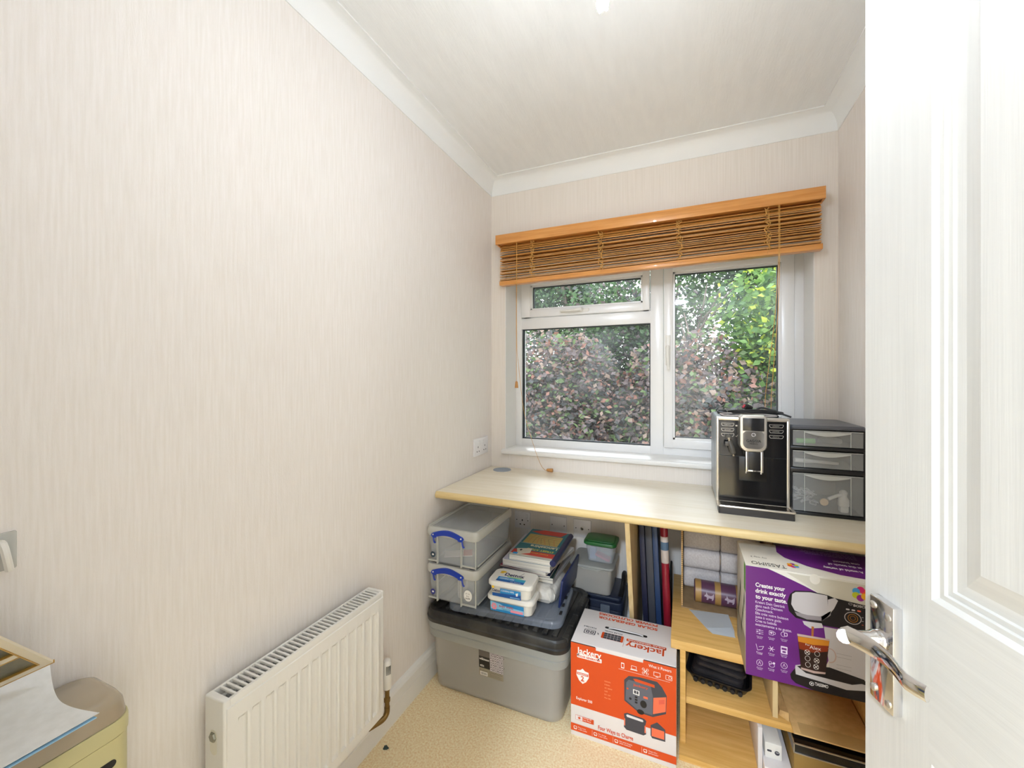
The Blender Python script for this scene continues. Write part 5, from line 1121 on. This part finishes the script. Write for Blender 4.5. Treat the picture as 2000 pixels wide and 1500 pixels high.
b = NB(); loft(b, [rr(.2265, 1.616, .229, .069, .008, .7658), rr(.2265, 1.616, .231, .071, .009, .7685), rr(.2265, 1.616, .229, .069, .008, .7715), rr(.2265, 1.616, .216, .058, .005, .7715), rr(.2265, 1.616, .212, .054, .005, .769)]); obj('drip_rim', b, mat('tray_silver', (222, 212, 196), .25, .7), cm)
b = NB(); bx(b, .122, .331, 1.590, 1.643, .7690, .7702)
for k in range(16): bx(b, .127+k*.0128, .131+k*.0128, 1.594, 1.640, .7702, .7712)
obj('drip_grille', b, mat('grille_steel', (120, 112, 104), .2, .9), cm)
b = NB(); bx(b, .132, .315, 1.70, 1.94, 1.0702, 1.078, .003); obj('hopper_lid', b, black_pl, cm)
# things on the machine
t = thing('mains_lead', 'black coiled power cord with its plug lying on the coffee machine', 'cord', (.22, 1.72, 1.0785))
b = NB(); R = random.Random(5)
for k in range(3):
    tube(b, [(.15+R.uniform(-.01, .01), 1.70, 1.083+k*.003), (.19, 1.675, 1.088+k*.003), (.25, 1.68, 1.089+k*.004), (.312+R.uniform(-.01, .01), 1.70, 1.085+k*.002), (.318, 1.73, 1.082+k*.002), (.26, 1.75, 1.084+k*.003), (.19, 1.745, 1.085+k*.003)], .0034, 7, smooth=6, closed=True)
tube(b, [(.24, 1.70, 1.094), (.262, 1.71, 1.104), (.288, 1.70, 1.098), (.318, 1.685, 1.086), (.345, 1.672, 1.0760)], .0034, 7, smooth=6); obj('flex', b, black_rub, t)
b = NB(); bx(b, .118, .150, 1.685, 1.72, 1.0790, 1.092, .003); bx(b, .121, .147, 1.688, 1.716, 1.092, 1.0955, .001); obj('connector', b, black_pl, t)
M = Matrix.Translation((.216, 1.71, 1.104)) @ Matrix.Rotation(.5, 4, 'Y') @ Matrix.Rotation(.4, 4, 'Z'); b = NB(); bx(b, -.012, .014, -.014, .014, -.010, .012, .004, M=M); pg = obj('plug', b, black_pl, t)
b = NB(); bx(b, -.013, -.010, -.006, .006, -.006, .006, M=M); bx(b, .002, .010, -.010, .008, .0122, .015, .001, mi=1, M=M); obj('plug_marking', b, [prd, silv], pg)
t = thing('ribbon_cable', 'pale grey flat lead folded under the black cord on the coffee machine', 'lead', (.20, 1.67, 1.0735))
b = NB(); tube(b, [(.135, 1.668, 1.0765), (.17, 1.660, 1.0765), (.23, 1.658, 1.0765), (.285, 1.672, 1.0765), (.300, 1.685, 1.078), (.24, 1.690, 1.0835), (.16, 1.688, 1.0835), (.128, 1.682, 1.0815)], .0042, 8, smooth=5, closed=True, flat=.7); obj('lead', b, mat('lead_grey', (168, 160, 156), .6), t)

# ------------------------------------------------------------ three drawer desktop tower
dt = thing('desktop_drawers', 'black three-drawer tower with clear drawers beside the coffee machine', 'drawer unit', (.448, 1.80, .742))
x0, x1, y0, y1 = .343, .553, 1.672, 1.955
b = NB(); levels = [(.742, .753), (.889, .903), (.966, .977), (1.036, 1.050)]
for k, (a, c) in enumerate(levels[:3]): bx(b, x0, x1, y0+.003, y1, a, c, .002)
for x in (x0, x1-.004): bx(b, x, x+.004, y0+.05, y1, .753, 1.036)
bx(b, x0, x1, y1-.004, y1, .753, 1.036)
for x, y in ((x0+.001, y0+.006), (x1-.007, y0+.006)): bx(b, x, x+.006, y, y+.05, .753, 1.036)
obj('frame', b, black_pl, dt)
b = NB(); loft(b, [rr((x0+x1)/2, (y0+y1)/2, x1-x0+.002, y1-y0, .012, 1.0365), rr((x0+x1)/2, (y0+y1)/2, x1-x0+.004, y1-y0+.002, .013, 1.043), rr((x0+x1)/2, (y0+y1)/2, x1-x0-.004, y1-y0-.006, .012, 1.050), rr((x0+x1)/2, (y0+y1)/2, (x1-x0)*.6, (y1-y0)*.6, .03, 1.0535)]); obj('top', b, mat('dusty_top', (84, 86, 92), .4), dt, label='dusty grey-black top')
for k, (z0, z1) in enumerate(((.754, .888), (.904, .965), (.978, 1.035))):
    b = NB(); xa, xb = x0+.008, x1-.008
    bx(b, xa, xb, y0+.004, y0+.006, z0+.002, z1-.003); bx(b, xa, xa+.0015, y0+.005, y1-.01, z0+.002, z1-.01); bx(b, xb-.0015, xb, y0+.005, y1-.01, z0+.002, z1-.01); bx(b, xa, xb, y0+.005, y1-.01, z0+.002, z0+.0035); bx(b, xa, xb, y1-.0115, y1-.01, z0+.002, z1-.01)
    dr = obj('drawer', b, drawer_cl, dt)
    b = NB(); q = [(xa+.034, z1-.006)] + [(xa+.034+(xb-xa-.068)*i/12, z1-.010-.011*math.sin(PI*i/12)) for i in range(13)] + [(xb-.034, z1-.006)]
    tb = bmesh.new(); f = tb.faces.new([tb.verts.new((x, y0-.001, z)) for x, z in q]); r = bmesh.ops.extrude_face_region(tb, geom=[f]); bmesh.ops.translate(tb, verts=[v_ for v_ in r['geom'] if isinstance(v_, bmesh.types.BMVert)], vec=(0, .005, 0)); bmesh.ops.recalc_face_normals(tb, faces=tb.faces); merge(b, tb)
    bx(b, xa+.032, xa+.034, y0+.001, y0+.005, z0+.002, z1-.003); bx(b, xb-.034, xb-.032, y0+.001, y0+.005, z0+.002, z1-.003); bx(b, xa, xb, y0+.002, y0+.005, z1-.005, z1-.003); obj('pull', b, clear_rim, dr)
b = NB(); tube(b, [(.365, 1.70, .993), (.42, 1.705, .993)], .009, 12); tag(obj('marker_pen', b, mat('marker_green', (110, 196, 84), .5)), 'bright green tube in the top clear drawer', 'tube')
b = NB(); lathe(b, [(.03, .983), (.034, .986), (.034, .998), (.025, 1.002)], (.475, 1.75, 0), 24); tag(obj('tape_roll', b, grey_pl), 'grey round roll in the top clear drawer', 'roll')
b = NB(); tube(b, [(.36, 1.70, .925), (.42, 1.71, .922), (.49, 1.715, .918)], [.008, .006, .005], 10, smooth=3); tag(obj('straw', b, white_pl), 'long white rod in the middle clear drawer', 'rod')
R = random.Random(3); b = NB()
for k in range(26):
    c_ = Vector((R.uniform(.372, .435), R.uniform(1.70, 1.80), R.uniform(.765, .815))); pts = [c_+Vector((R.uniform(-.02, .02), R.uniform(-.015, .02), R.uniform(-.006, .012))) for _ in range(4)]; tube(b, pts, .0022, 5, smooth=3)
tag(obj('tangled_tubing', b, clear_mat('tubing_clear', (228, 226, 222), .7, .2)), 'tangle of clear tubing in the bottom drawer', 'tubing', kind='stuff')
t = thing('elbow_fitting', 'white plastic elbow scoop in the bottom drawer', 'fitting', (.485, 1.72, .758))
b = NB(); tube(b, [(.455, 1.69, .800), (.478, 1.695, .812), (.497, 1.70, .818)], .006, 10, smooth=3); lathe(b, [(.014, .778), (.016, .780), (.016, .800), (.010, .812), (.012, .826), (.006, .832)], (.500, 1.702, 0), 20); bx(b, .488, .512, 1.69, 1.714, .758, .779, .004); obj('elbow', b, white_pl, t)
b = NB(); lathe(b, [(.0001, 1.684), (.012, 1.684), (.012, 1.688), (.0001, 1.688)], (.442, 0, .790), 20, 'Y'); obj('cap', b, mat('cap_peach', (226, 192, 146), .5), t)
